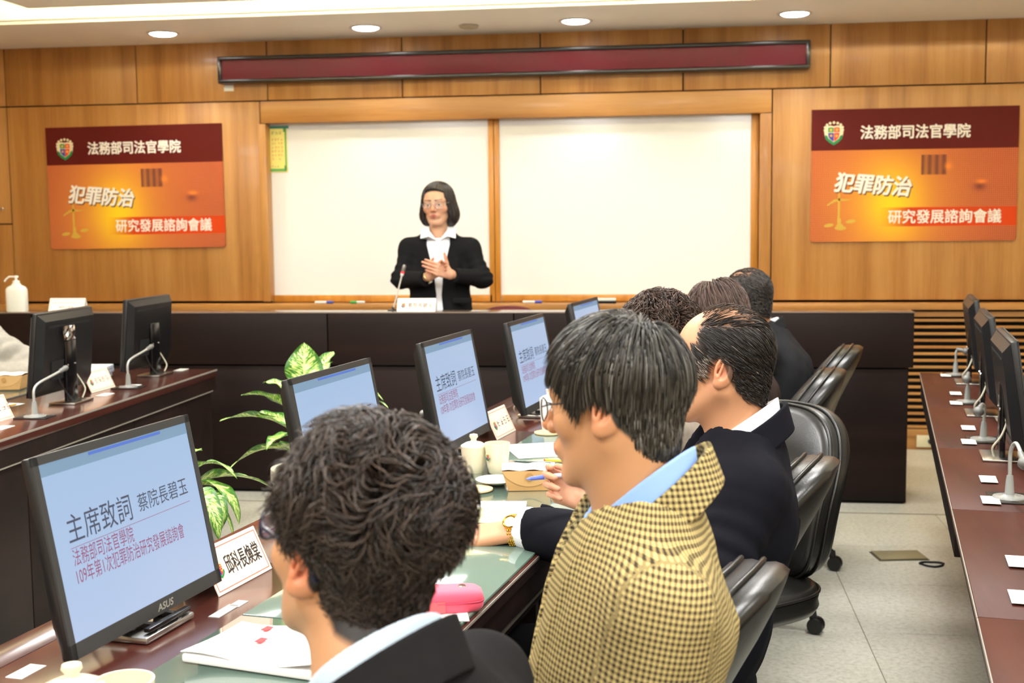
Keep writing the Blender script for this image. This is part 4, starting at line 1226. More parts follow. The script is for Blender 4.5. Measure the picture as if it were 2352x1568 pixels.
plant('drooping variegated plant behind the largest monitor', (P2.x, P2.y, 0), P2.z + .02, .13, [
    LF(440, 1080, 3.5, .16, .07, 1, -.1, .65, 1.55, -.3), LF(440, 1115, 3.5, .24, .085, 1, .1, .45, 1.0, -.4),
    LF(440, 1120, 3.45, .21, .10, 1, -.2, .45, 2.0, -.2), LF(450, 1130, 3.4, .19, .075, 1, -.5, .35, 2.2, -.3), LF(440, 1155, 3.4, .18, .07, 1, -.1, .2, 1.7, -.3),
    LF(430, 1125, 3.35, .20, .085, .7, -.6, .1, 1.6, 0), LF(285, 1030, 3.5, .12, .07, -.9, -.2, .75, 1.3, .3), LF(350, 1060, 3.5, .2, .08, -.3, -.5, .8, 1.2, .2), LF(330, 1100, 3.5, .22, .08, -1, .1, .4, 1.1, .3), LF(400, 1090, 3.6, .2, .08, .2, 1, .7, 1.0, 0)], POTM)
# ================================================================== people: smooth implicit surfaces turned into meshes
def V3(p): return np.array([p[0], p[1], p[2]], dtype=np.float64)
def smin(a, b, k):
    h = np.clip(.5 + .5 * (b - a) / k, 0, 1)
    return b + (a - b) * h - k * h * (1 - h)
def smax(a, b, k): return -smin(-a, -b, k)
def sph(p, c, r): return np.sqrt(((p - V3(c)) ** 2).sum(1)) - r
def ell(p, c, r, Rm=None):
    q = p - V3(c)
    if Rm is not None: q = q @ Rm
    r = np.array(r)
    k0 = np.sqrt(((q / r) ** 2).sum(1))
    k1 = np.sqrt(((q / r ** 2) ** 2).sum(1)) + 1e-9
    return k0 * (k0 - 1) / k1
def rcone(p, a, b, ra, rb):
    a, b = V3(a), V3(b)
    ba = b - a
    h = np.clip(((p - a) @ ba) / (ba @ ba + 1e-12), 0, 1)
    return np.sqrt(((p - a - h[:, None] * ba) ** 2).sum(1)) - (ra + (rb - ra) * h)
def half(p, c, n):
    n = V3(n); n = n / np.linalg.norm(n)
    return (p - V3(c)) @ n
_rs = np.random.RandomState(3)
_K = _rs.normal(size=(18, 3)); _PH = _rs.uniform(0, 6.28, 18)
def wav(p, f, n=8, o=0):
    s = np.zeros(len(p))
    for i in range(n):
        s += np.sin(p @ (_K[(i + o) % 18] * f) + _PH[(i + o) % 18])
    return s / n
def surfnet(f, lo, hi, h, refine=2):
    lo, hi = V3(lo), V3(hi)
    n = np.maximum(np.ceil((hi - lo) / h).astype(int) + 1, 4)
    ax = [lo[i] + np.arange(n[i]) * h for i in range(3)]
    # coarse pass first, so that the fine grid is only filled near the surface
    st = 4
    nc = [int(math.ceil(n[i] / st)) + 1 for i in range(3)]
    cx = [lo[i] + (np.arange(nc[i]) * st + (st - 1) / 2) * h for i in range(3)]
    G = np.stack(np.meshgrid(*cx, indexing='ij'), -1).reshape(-1, 3)
    dc = f(G).reshape(nc)
    near = np.abs(dc) < h * st * 1.9 + .006
    val = np.repeat(np.repeat(np.repeat(dc, st, 0), st, 1), st, 2)[:n[0], :n[1], :n[2]].copy()
    msk = np.repeat(np.repeat(np.repeat(near, st, 0), st, 1), st, 2)[:n[0], :n[1], :n[2]]
    ii = np.argwhere(msk)
    for c in range(0, len(ii), 400000):
        q = ii[c:c + 400000]
        val[q[:, 0], q[:, 1], q[:, 2]] = f(lo + q * h)
    S = val < 0
    cell = np.zeros([m - 1 for m in n], dtype=np.int8)
    for dx in (0, 1):
        for dy in (0, 1):
            for dz in (0, 1):
                cell += S[dx:n[0] - 1 + dx, dy:n[1] - 1 + dy, dz:n[2] - 1 + dz]
    act = (cell > 0) & (cell < 8)
    idx = -np.ones(cell.shape, dtype=np.int64)
    cc = np.argwhere(act)
    idx[act] = np.arange(len(cc))
    acc = np.zeros((len(cc), 3)); cnt = np.zeros(len(cc))
    corners = [(a, b, c) for a in (0, 1) for b in (0, 1) for c in (0, 1)]
    for a in corners:
        for d in range(3):
            if a[d]: continue
            b = list(a); b[d] = 1
            va = val[cc[:, 0] + a[0], cc[:, 1] + a[1], cc[:, 2] + a[2]]
            vb = val[cc[:, 0] + b[0], cc[:, 1] + b[1], cc[:, 2] + b[2]]
            m = (va < 0) != (vb < 0)
            t = np.where(m, va / (va - vb + 1e-12), 0)
            pt = np.array(a, float)[None].repeat(len(cc), 0)
            pt[:, d] += t
            acc[m] += pt[m]; cnt[m] += 1
    vs = lo + (cc + acc / np.maximum(cnt, 1)[:, None]) * h
    quads = []
    for d in range(3):
        e, g = (d + 1) % 3, (d + 2) % 3
        sl0 = [slice(None)] * 3; sl1 = [slice(None)] * 3
        sl0[d] = slice(0, n[d] - 1); sl1[d] = slice(1, n[d])
        sl0[e] = sl1[e] = slice(1, n[e] - 1); sl0[g] = sl1[g] = slice(1, n[g] - 1)
        s0, s1 = S[tuple(sl0)], S[tuple(sl1)]
        w = np.argwhere(s0 != s1)
        if not len(w): continue
        flip = s0[w[:, 0], w[:, 1], w[:, 2]]
        w = w.copy(); w[:, e] += 1; w[:, g] += 1
        def at(de, dg):
            q = w.copy(); q[:, e] += de; q[:, g] += dg
            return idx[q[:, 0], q[:, 1], q[:, 2]]
        Q = np.stack([at(-1, -1), at(0, -1), at(0, 0), at(-1, 0)], 1)
        Q[~flip] = Q[~flip][:, ::-1]
        quads.append(Q)
    Q = np.concatenate(quads) if quads else np.zeros((0, 4), int)
    Q = Q[(Q >= 0).all(1)]
    e = h * .3
    for _ in range(refine):
        d = f(vs)
        g = np.stack([f(vs + np.eye(3)[k] * e) - f(vs - np.eye(3)[k] * e) for k in range(3)], 1) / (2 * e)
        vs = vs - g * (np.clip(d, -h, h) / np.maximum((g ** 2).sum(1), .15))[:, None]
    return vs, Q
def np_mesh(name, vs, Q, mat_, parent, origin, cols=None, attrs=None, smooth=True):
    me = bpy.data.meshes.new(name)
    me.vertices.add(len(vs))
    me.vertices.foreach_set('co', (vs - V3(origin)).astype(np.float32).ravel())
    k = Q.shape[1]
    me.loops.add(len(Q) * k)
    me.loops.foreach_set('vertex_index', Q.astype(np.int32).ravel())
    me.polygons.add(len(Q))
    me.polygons.foreach_set('loop_start', np.arange(0, len(Q) * k, k, dtype=np.int32))
    me.update(calc_edges=True)
    me.validate()
    if mat_: me.materials.append(mat_)
    if cols is not None:
        ca = me.color_attributes.new('Col', 'FLOAT_COLOR', 'POINT')
        c = np.ones((len(vs), 4), np.float32); c[:, :3] = cols
        ca.data.foreach_set('color', c.ravel())
    if attrs:
        for nm, a in attrs.items():
            at = me.attributes.new(nm, 'FLOAT_VECTOR', 'POINT')
            at.data.foreach_set('vector', a.astype(np.float32).ravel())
    if smooth: me.shade_smooth()
    o = bpy.data.objects.new(name, me)
    return link(o, parent)
def join_np(parts):
    vs, qs, cs, n = [], [], [], 0
    for v, q, c in parts:
        vs.append(v); qs.append(q + n); cs.append(c); n += len(v)
    return np.concatenate(vs), np.concatenate(qs), np.concatenate(cs)
L3 = lambda c: np.array(lin(c)[:3])

# ---- heads: local x forward, y to the person's left, z up, origin between the ears
class Head:
    def __init__(s, centre, facing, pitch=0.0, roll=0.0, scale=1.0, wide=1.0, jaw=1.0, fem=False, neck_to=None, nose=1.0):
        s.c = V3(centre)
        f = Vector((facing[0], facing[1], 0)).normalized()
        l = Vector((-f.y, f.x, 0))
        up = Vector((0, 0, 1))
        f2 = f * math.cos(pitch) - up * math.sin(pitch)       # pitch > 0 looks down
        u2 = up * math.cos(pitch) + f * math.sin(pitch)
        l2 = l * math.cos(roll) + u2 * math.sin(roll)
        u3 = u2 * math.cos(roll) - l * math.sin(roll)
        s.R = np.array([f2, l2, u3]).T                         # columns: forward, left, up
        s.k, s.wide, s.jaw, s.fem, s.nose = scale, wide, jaw, fem, nose
        s.neck_to = neck_to                                    # world point of the neck's base
    def loc(s, P):
        q = (P - s.c) @ s.R / s.k
        q[:, 1] /= s.wide
        return q
    def wld(s, q):
        q = np.atleast_2d(np.array(q, float)).copy()
        q[:, 1] *= s.wide
        return s.c + (q * s.k) @ s.R.T
    def skull(s, P):                                           # cranium with the back of the face, for hair
        q = s.loc(P)
        d = ell(q, (-.012, 0, .032), (.094, .075, .088))
        d = smin(d, ell(q, (.03, 0, .02), (.058, .063, .072)), .03)
        d = smin(d, ell(q, (.028, 0, -.045), (.052, .056, .07)), .03)
        d = smin(d, ell(q, (-.045, 0, -.045), (.048, .05, .06)), .03)
        return d * s.k
    def sdf(s, P):
        q = s.loc(P)
        m = q.copy(); m[:, 1] = np.abs(m[:, 1])                # mirror
        d = ell(q, (-.012, 0, .032), (.094, .075, .088))
        d = smin(d, ell(q, (.03, 0, .02), (.058, .063, .072)), .03)
        d = smin(d, ell(q, (.032, 0, -.045), (.052, .055, .072)), .025)
        j = s.jaw
        d = smin(d, rcone(m, (-.005, .050 * j, -.045), (.064, .018 * j, -.100), .02, .018), .022)
        d = smin(d, sph(q, (.073, 0, -.100), .0165), .016)
        d = smin(d, sph(m, (.054, .044, -.022), .021), .02)
        d = smin(d, rcone(m, (.083, .008, .020), (.070, .046, .024), .0095, .010), .014)
        d = smax(d, -sph(m, (.100, .031, .001), .0155), .012)
        d = smin(d, sph(m, (.0735, .031, .0005), .0138), .003)
        d = smin(d, rcone(q, (.084, 0, .014), (.109 * s.nose, 0, -.026), .0072, .0105), .009)
        d = smin(d, sph(m, (.0965, .012, -.031), .0088), .006)
        d = smin(d, ell(q, (.078, 0, -.062), (.022, .028, .020)), .012)
        d = smin(d, rcone(m, (.0985, .002, -.0575), (.088, .023, -.0625), .0050, .0032), .003)
        d = smin(d, rcone(m, (.0965, .001, -.0690), (.088, .020, -.0645), .0058, .0034), .003)
        # ears
        ca, sa = math.cos(.42), math.sin(.42)
        e = m - np.array((-.014, .0735, -.003))
        er = np.stack([e[:, 0] * ca + e[:, 1] * sa, -e[:, 0] * sa + e[:, 1] * ca, e[:, 2]], 1)   # tilt outward to the back
        er = er @ np.array([[math.cos(.2), 0, -math.sin(.2)], [0, 1, 0], [math.sin(.2), 0, math.cos(.2)]])
        ear = ell(er, (-.004, .004, 0), (.0195, .0085, .0325))
        ear = smin(ear, ell(er, (.003, .003, -.026), (.010, .007, .011)), .006)
        ear = smax(ear, -ell(er, (.001, .0130, .003), (.0130, .0100, .0215)), .002)
        ear = smax(ear, -ell(er, (.004, .008, -.004), (.0062, .0120, .009)), .002)
        ear = smin(ear, rcone(er, (.006, .008, -.012), (.001, .0085, .014), .0028, .0024), .004)
        d = smin(d, ear, .006)
        d = d * s.k
        if s.neck_to is not None:
            a = s.wld((-.024, 0, -.045))[0]
            b = V3(s.neck_to)
            r0 = .050 if s.fem else .057
            d = smin(d, rcone(P, a, b, r0, r0 * 1.08), .028)
            a2 = s.wld((.0, 0, -.07))[0]
            d = smin(d, rcone(P, a2, b + (a2 - a) * .55, .036, .044), .03)
        return d
    def bounds(s, pad=.02):
        lo, hi = s.c - .15 * s.k - pad, s.c + .15 * s.k + pad
        if s.neck_to is not None:
            lo = np.minimum(lo, V3(s.neck_to) - .075); hi = np.maximum(hi, V3(s.neck_to) + .0)
        return lo, hi
    def colour(s, P, skin=(214, 164, 126), lip=(186, 104, 92), brow=(52, 44, 40), blush=.25, hair=None, hairmask=None, eye=True, ear_red=.0):
        q = s.loc(P)
        m = q.copy(); m[:, 1] = np.abs(m[:, 1])
        c = np.tile(L3(skin), (len(P), 1))
        def mix(w, col):
            w = np.clip(w, 0, 1)[:, None]
            return c * (1 - w) + L3(col) * w
        rosy = (min(255, skin[0] + 6), int(skin[1] * .84), int(skin[2] * .80))
        c = mix(blush * np.exp(-(((m - np.array((.07, .042, -.03))) / .026) ** 2).sum(1)), rosy)
        c = mix(.7 * np.exp(-(((m - np.array((.112, 0, -.028))) / .018) ** 2).sum(1)), rosy)
        c = mix((.35 + ear_red) * np.exp(-(((m - np.array((-.014, .082, -.003))) / .028) ** 2).sum(1)), (220, 120, 90))
        d = np.minimum(rcone(m, (.0985, .002, -.0575), (.088, .023, -.0625), .0050, .0032), rcone(m, (.0965, .001, -.0690), (.088, .020, -.0645), .0058, .0034))
        c = mix((.0016 - d) / .0018, lip)
        slit = ell(m, (.099, .0, -.0635), (.012, .020, .0012))
        c = mix((.0004 - slit) / .0008 * .8, (96, 44, 42))
        b = rcone(m, (.0915, .013, .0255), (.079, .046, .029), .0038, .0022)
        c = mix((.0030 - b) / .003 * .9, brow)
        if eye:
            ctr = np.array((.0735, .031, .0005))
            v = m - ctr
            on = (np.abs(np.sqrt((v ** 2).sum(1)) - .0138) < .004) & (v[:, 0] > 0)
            z = v[:, 2] + .0006 + .10 * np.abs(v[:, 1])
            w = ((np.abs(z) < .0042 * np.sqrt(np.maximum(0, 1 - (v[:, 1] / .0118) ** 2))) & on).astype(float)
            c = mix(w * .9, (226, 220, 212))
            ir = w * (np.sqrt(v[:, 1] ** 2 + v[:, 2] ** 2) < .0052)
            c = mix(ir, (34, 24, 20))
            ln = on & (np.abs(z - .0046) < .0011) & (np.abs(v[:, 1]) < .0125)
            c = mix(ln * .85, (40, 30, 28))
        if hairmask is not None:
            c = mix(hairmask(q), hair)
        return c
def make_skin():
    return attr_mat('skin', .46, .45, sss=.12)
SKIN = make_skin()
HAIRM = attr_mat('hair_strands', .38, .5)

def project_out(P, f, dist, it=3):
    e = .0015
    for _ in range(it):
        d = f(P)
        g = np.stack([f(P + np.eye(3)[k] * e) - f(P - np.eye(3)[k] * e) for k in range(3)], 1) / (2 * e)
        g /= np.maximum(np.linalg.norm(g, axis=1), 1e-6)[:, None]
        P = P + g * (dist - d)[:, None]
    return P, g
def strands(head, n, maskf, lenf, dirf, seg=6, r=.0009, lift=.25, grav=.25, curl=0.0, curlf=90., spread=.2, colf=None, seed=1, keep=.0015, layer=0.004, parent=None, origin=(0, 0, 0), name='hair', stiff=.5, hug=.6, volf=None):
    """locks of hair grown from the scalp: each a thin tapering three-sided ribbon that follows the comb direction"""
    rs = np.random.RandomState(seed)
    D = rs.normal(size=(n * 5, 3)); D /= np.linalg.norm(D, axis=1)[:, None]
    base = head.wld(D * np.array((.1, .08, .1)) + np.array((-.01, 0, .02)))
    base, nr = project_out(base, head.skull, 0.0, 4)
    q = head.loc(base)
    keepm = rs.rand(len(q)) < maskf(q)
    base, nr, q = base[keepm][:n], nr[keepm][:n], q[keepm][:n]
    n = len(base)
    L = lenf(q) * rs.uniform(.75, 1.15, n)
    comb = dirf(q, rs) @ head.R.T                              # combed direction, world
    comb = comb - nr * (comb * nr).sum(1)[:, None] * .8
    comb /= np.maximum(np.linalg.norm(comb, axis=1), 1e-6)[:, None]
    d = nr * lift + comb + rs.normal(size=(n, 3)) * spread
    d /= np.linalg.norm(d, axis=1)[:, None]
    pts = [base + nr * .0005]
    p = pts[0]
    lay = rs.uniform(.2, 1, n) * layer
    ph = rs.uniform(0, 6.28, (n, 3)) 
    vol = volf(q) if volf is not None else np.ones(n)
    for k in range(seg):
        st = (L / seg)[:, None]
        p = p + d * st
        if curl:
            a = curlf * (k + 1) * st * 1.0
            p = p + np.sin(a + ph) * curl * (k + 1) / seg
        dd = head.skull(p)
        e = .002
        g = np.stack([head.skull(p + np.eye(3)[j] * e) - head.skull(p - np.eye(3)[j] * e) for j in range(3)], 1)
        g /= np.maximum(np.linalg.norm(g, axis=1), 1e-6)[:, None]
        tgt = keep + lay * vol * min(1.0, (k + 1) / 2.0)
        mv = np.where(dd < tgt, tgt - dd, -(dd - tgt) * hug)
        p = p + g * mv[:, None]
        pts.append(p)
        nd = (pts[-1] - pts[-2])
        nd /= np.maximum(np.linalg.norm(nd, axis=1), 1e-6)[:, None]
        c2 = dirf(head.loc(p), rs) @ head.R.T
        c2 = c2 - g * (c2 * g).sum(1)[:, None] * (.9 if hug > .3 else .3)
        c2 /= np.maximum(np.linalg.norm(c2, axis=1), 1e-6)[:, None]
        d = nd * stiff + c2 * (1 - stiff) + np.array((0, 0, -grav)) * (k + 1) / seg
        d /= np.linalg.norm(d, axis=1)[:, None]
    X = np.stack(pts, 1)                                       # n, seg+1, 3
    return X, q, rs
def ribbons(X, r, cols, mat_, parent, origin, name='hair'):
    n, s1, _ = X.shape
    t = np.gradient(X, axis=1)
    t /= np.maximum(np.linalg.norm(t, axis=2), 1e-9)[:, :, None]
    a = np.array((.3, .5, .81))
    u = np.cross(t, a); u /= np.maximum(np.linalg.norm(u, axis=2), 1e-6)[:, :, None]
    w = np.cross(t, u)
    tp = np.sqrt(np.clip(1 - (np.arange(s1) / (s1 - 1)) ** 2 * .98, 0.02, 1))[None, :, None] * (r[:, None, None] if hasattr(r, 'shape') else r)
    ring = [X + (u * math.cos(b) + w * math.sin(b)) * tp for b in (0, 2.0944, 4.18879)]
    vs = np.stack(ring, 2).reshape(-1, 3)                      # n, s1, 3 corners
    i = np.arange(n)[:, None, None] * s1 * 3 + np.arange(s1 - 1)[None, :, None] * 3 + np.arange(3)[None, None, :]
    j = np.arange(n)[:, None, None] * s1 * 3 + np.arange(s1 - 1)[None, :, None] * 3 + ((np.arange(3) + 1) % 3)[None, None, :]
    Q = np.stack([i, j, j + 3, i + 3], -1).reshape(-1, 4)
    C = np.repeat(cols, s1 * 3, 0)
    return np_mesh(name, vs, Q, mat_, parent, origin, C)
def tone(rs, n, a, b, p=1.0, grey=None, gfrac=0.0):
    w = rs.rand(n)[:, None] ** p
    c = L3(a) * (1 - w) + L3(b) * w
    if grey is not None:
        g = rs.rand(n) < gfrac
        c[g] = L3(grey) * rs.uniform(.7, 1.1, g.sum())[:, None]
    return c

# ---- hands
def hand_prims(wrist, fwd, palm, thumb_side, curls, thumb=None, size=1.0, spread=0.0, arm=None):
    """list of (a, b, ra, rb): palm rays, five fingers with three joints each; palm = direction the palm faces"""
    e1 = Vector(fwd).normalized()
    e3 = Vector(palm); e3 = (e3 - e1 * e3.dot(e1)).normalized()
    e2 = e1.cross(e3)
    if e2.dot(Vector(thumb_side)) < 0: e2 = -e2
    W = Vector(wrist)
    pr, k = [], size
    kn = [(.086, .027), (.090, .009), (.086, -.010), (.078, -.027)]
    ln = [(.040, .026, .020), (.044, .029, .021), (.041, .027, .020), (.032, .021, .018)]
    rad = [(.0092, .0082, .0072, .0062), (.0094, .0084, .0074, .0062), (.009, .008, .007, .006), (.008, .0072, .0064, .0054)]
    for f in range(4):
        K = W + e1 * kn[f][0] * k + e2 * kn[f][1] * k
        pr.append((W + e2 * kn[f][1] * .55 * k, K, .0145 * k, .0115 * k, 'palm'))
        d = (e1 + e2 * (spread * (1.5 - f))).normalized()
        c = curls[f]
        p, ang = K, 0.0
        for j in range(3):
            ang += c[j]
            dj = d * math.cos(ang) + e3 * math.sin(ang)
            q = p + dj * ln[f][j] * k
            pr.append((p, q, rad[f][j] * k, rad[f][j + 1] * k, 'f%d' % f))
            p = q
    tb = W + e1 * .022 * k + e2 * .022 * k + e3 * .004 * k
    pr.append((W + e1 * .01 * k, tb, .016 * k, .015 * k, 'palm'))
    t1, t2, t3 = thumb or ((.55, .75, .25), (.8, .45, .25), (.95, .15, .2))
    p = tb
    for j, (v, l_) in enumerate(zip((t1, t2, t3), (.040, .031, .025))):
        dj = (e1 * v[0] + e2 * v[1] + e3 * v[2]).normalized()
        q = p + dj * l_ * k
        pr.append((p, q, (.0135, .0105, .0092)[j] * k, (.0105, .0092, .0070)[j] * k, 'palm' if j == 0 else 'th'))
        p = q
    if arm is not None:
        pr.append((Vector(arm), W, .031, .0245 * k, 'palm'))
        pr.append((W - e1 * .0, W + e1 * .02, .0245 * k, .02 * k, 'palm'))
    return pr
def hand_sdf(pr):
    def f(P):
        d = None
        by = {}
        for a, b, ra, rb, g in pr:
            x = rcone(P, a, b, ra, rb)
            if g in by: by[g] = smin(by[g], x, .010 if g == 'palm' else .003)
            else: by[g] = x
        d = by.pop('palm')
        fing = None
        for g, x in by.items():
            d2 = smin(d, x, .008)
            fing = d2 if fing is None else np.minimum(fing, d2)
        return fing if fing is not None else d
    return f
def prim_bounds(pr, pad=.012):
    pts = np.array([V3(a) - ra for a, b, ra, rb, *_ in pr] + [V3(b) - rb for a, b, ra, rb, *_ in pr] + [V3(a) + ra for a, b, ra, rb, *_ in pr] + [V3(b) + rb for a, b, ra, rb, *_ in pr])
    return pts.min(0) - pad, pts.max(0) + pad
def hand_mesh(pr, h=.0028, skin=(220, 168, 132)):
    f = hand_sdf(pr)
    v, q = surfnet(f, *prim_bounds(pr), h)
    c = np.tile(L3(skin), (len(v), 1))
    red = L3((skin[0], int(skin[1] * .80), int(skin[2] * .76)))
    for a, b, ra, rb, g in pr:                                # rosier finger ends and knuckles
        if g != 'palm':
            w = np.clip(1 - np.linalg.norm(v - V3(b), axis=1) / .016, 0, 1)[:, None] * .5
            c = c * (1 - w) + red * w
    return v, q, c

# ---- clothed torso: pelvis, neck base, shoulders, elbows, wrists given as world points
class Torso:
    def __init__(s, pelvis, neck, fwd, sh, el, wr, chest=(.115, .165), belly=(.125, .160), arm=(.066, .056, .050, .040), kshoulder=.05):
        s.P, s.N = V3(pelvis), V3(neck)
        up = s.N - s.P; s.len = np.linalg.norm(up); up /= s.len
        f = V3(fwd); f = f - up * (f @ up); f /= np.linalg.norm(f)
        l = np.cross(up, f)
        s.R = np.stack([f, l, up], 1)
        s.sh, s.el, s.wr = [V3(x) for x in sh], [V3(x) for x in el], [V3(x) for x in wr]   # left, right
        s.chest, s.belly, s.arm = chest, belly, arm
        s.off = 0.0
    def body(s, P):
        L_ = s.len
        c1 = s.P + s.R[:, 2] * L_ * .66
        c2 = s.P + s.R[:, 2] * L_ * .25
        d = ell(P, c1, (s.chest[0], s.chest[1], .24 * L_ / .5), s.R)
        d = smin(d, ell(P, c2, (s.belly[0], s.belly[1], .25 * L_ / .5), s.R), .06)
        d = smin(d, rcone(P, s.N - s.R[:, 2] * .075 - s.R[:, 0] * .030, c1 - s.R[:, 0] * .055, .062, .095), .06)
        mid = (s.sh[0] + s.sh[1]) / 2
        for k in (0, 1):
            inn = s.N + (s.sh[k] - s.N) * .34 - s.R[:, 2] * .042
            d = smin(d, rcone(P, inn, s.sh[k] - s.R[:, 2] * .012, .044, .052), .05)
            back = c1 - s.R[:, 0] * s.chest[0] * .45 + (s.sh[k] - mid) * .5
            d = smin(d, ell(P, back, (.07, .085, .12), s.R), .05)
        return d
    def arms(s, P, k):
        u = rcone(P, s.sh[k] - s.R[:, 2] * .012, s.el[k], s.arm[0] * .86, s.arm[1])
        w = rcone(P, s.el[k], s.wr[k], s.arm[1] * .98, s.arm[3])
        return smin(u, w, .03)
    def sdf(s, P, fold=.004, hem=None, cuff=True):
        b = s.body(P)
        fo = fold * (wav(P, 26., 6) + .6 * wav(P * np.array((1, 1, .6)), 60., 6, 7))
        d = b
        for k in (0, 1):
            a = s.arms(P, k)
            # creases gather at the elbow and the armpit
            ne = np.exp(-(np.linalg.norm(P - s.el[k], axis=1) / .10) ** 2)
            ns = np.exp(-(np.linalg.norm(P - s.sh[k] + s.R[:, 2] * .07, axis=1) / .10) ** 2)
            ax = (s.el[k] - s.sh[k]) / np.linalg.norm(s.el[k] - s.sh[k])
            a = a + fold * 1.6 * (ne + .22 * ns) * np.sin((P @ ax) * 150 + 3 * wav(P, 14., 5, 3))
            if cuff:
                w = s.wr[k]; dirn = s.wr[k] - s.el[k]
                a = smax(a, half(P, w, dirn), .004)
            d = smin(d, a, .055)
        d = d + fo - s.off
        if hem is not None: d = smax(d, half(P, hem[0], hem[1]), .01)
        return d
    def bounds(s, pad=.05):
        pts = np.array([s.P, s.N] + s.sh + s.el + s.wr)
        lo, hi = pts.min(0) - .17, pts.max(0) + .10
        return lo - pad + .02, hi + pad - .02
def trousers_mesh(parent, origin, pelvis, fwd, left, knees, ankles, m, shoem, h=.012, r=(.085, .062, .05)):
    hp = [V3(pelvis) + V3(left) * s_ * .09 for s_ in (1, -1)]
    def f(P):
        d = ell(P, V3(pelvis), (.13, .17, .10), np.stack([V3(fwd), V3(left), np.array((0, 0, 1.))], 1))
        for k in (0, 1):
            d = smin(d, rcone(P, hp[k], V3(knees[k]), r[0], r[1]), .04)
            d = smin(d, rcone(P, V3(knees[k]), V3(ankles[k]), r[1], r[2]), .03)
        return d + .004 * wav(P, 30., 6)
    pts = np.array([V3(pelvis)] + [V3(x) for x in list(knees) + list(ankles)])
    v, q = surfnet(f, pts.min(0) - .2, pts.max(0) + .2, h, 1)
    np_mesh('trousers', v, q, m, parent, origin)
    for k in (0, 1):
        a = V3(ankles[k])
        g = lambda P: smax(smin(rcone(P, a + V3(fwd) * -.03 + np.array((0, 0, -.03)), a + V3(fwd) * .15 + np.array((0, 0, -.045)), .042, .036), rcone(P, a, a + np.array((0, 0, -.04)), .045, .045), .03), -(P[:, 2] - .0), .004)
        v, q = surfnet(g, a - .25, a + .25, .011, 1)
        np_mesh('shoe', v, q, shoem, parent, origin)
def shell_band(axis_a, axis_b, ra, rb, th, c0, n0, c1, n1, sq=None, Rm=None):
    """part of a cone's wall between two cutting planes: collars and cuffs"""
    def f(P):
        a, b = V3(axis_a), V3(axis_b)
        ba = b - a
        t = ((P - a) @ ba) / (ba @ ba)
        q = P - a - t[:, None] * ba
        rr = np.sqrt((q ** 2).sum(1))
        d = np.abs(rr - (ra + (rb - ra) * t)) - th
        d = smax(d, half(P, c0, n0), .002)
        return smax(d, half(P, c1, n1), .002)
    return f
# ================================================================== the people
def face(a):
    """a = 0 looks to the picture's left, 90 looks away from the camera"""
    a = R(a)
    return (-CR) * math.cos(a) + CF * math.sin(a)
def left_of(f): return Vector((-f.y, f.x, 0))
Z = Vector((0, 0, 1))
def fabric(name, rgb, rough=.85, bump=.25, bscale=700, sheen=0.0, var=.08, scale=40):
    return mat(name, rgb, rough, bump=bump, bscale=bscale, sheen=sheen, var=var, scale=scale, spec=.12)
def check_fabric():
    t = NT('mustard_houndstooth')
    at = t.n('ShaderNodeAttribute', attribute_name='pat')
    sp = t.n('ShaderNodeSeparateXYZ')
    t.l(at.outputs['Vector'], sp.inputs[0])
    per = .0078
    fx = t.math('FRACT', t.math('DIVIDE', sp.outputs[0], per))
    fy = t.math('FRACT', t.math('DIVIDE', sp.outputs[1], per))
    a = t.math('LESS_THAN', fx, .5)
    b = t.math('LESS_THAN', fy, .5)
    both = t.math('MULTIPLY', a, b)
    one = t.math('ABSOLUTE', t.math('SUBTRACT', a, b))
    tw = t.math('LESS_THAN', t.math('FRACT', t.math('DIVIDE', t.math('ADD', sp.outputs[0], sp.outputs[1]), per / 3)), .5)
    c = t.mix(t.math('MULTIPLY', one, t.math('MULTIPLY_ADD', tw, .5, .28)), lin((196, 176, 118)), lin((70, 54, 42)))
    c = t.mix(t.math('MULTIPLY', both, .93), c, lin((34, 26, 26)))
    t.l(c, t.b.inputs['Base Color'])
    t.set(Roughness=.9)
    t.b.inputs['Specular IOR Level'].default_value = .15
    nb = t.n('ShaderNodeTexNoise', i_Scale=900.0)
    t.l(at.outputs['Vector'], nb.inputs['Vector'])
    t.bump(nb.outputs[0], .3, .001)
    return t.m
CHECK = check_fabric()
NAVY = fabric('navy_wool', (17, 17, 24))
BLACKW = fabric('black_wool', (30, 29, 30))
BLACKK = fabric('black_knit', (26, 26, 28), bscale=500, bump=.5)
SHIRTW = fabric('white_shirt', (244, 245, 248), .8, .1, 900, .0, .02)
SHIRTB = fabric('blue_shirt', (150, 184, 240), .8, .1, 900, .0, .02)
PALEB = fabric('pale_blue_shirt', (206, 222, 236), .8, .1, 900, .0, .02)
TROUS = fabric('black_trousers', (22, 22, 25))
SHOEM = mat('black_shoe', (16, 15, 14), .35)
def stripe_shirt():
    t = NT('striped_white_shirt')
    tc = t.n('ShaderNodeTexCoord'); sp = t.n('ShaderNodeSeparateXYZ'); t.l(tc.outputs['Object'], sp.inputs[0])
    u_ = t.math('ADD', t.math('MULTIPLY', sp.outputs[1], .8), t.math('MULTIPLY', sp.outputs[2], .6))
    f = t.math('LESS_THAN', t.math('FRACT', t.math('DIVIDE', u_, .0035)), .4)
    t.l(t.mix(t.math('MULTIPLY', f, .6), lin((244, 245, 248)), lin((196, 202, 214))), t.b.inputs['Base Color'])
    t.set(Roughness=.8)
    return t.m
STRIPE = stripe_shirt()

ZX = np.array([-.14, -.085, -.06, -.035, -.02, -.004, .008, .022, .036, .055, .075, .12])
def hairline(zs):
    zs = np.array(zs)
    def f(q, soft=.008):
        return np.clip((q[:, 2] - np.interp(q[:, 0], ZX, zs)) / soft + .5, 0, 1)
    return f
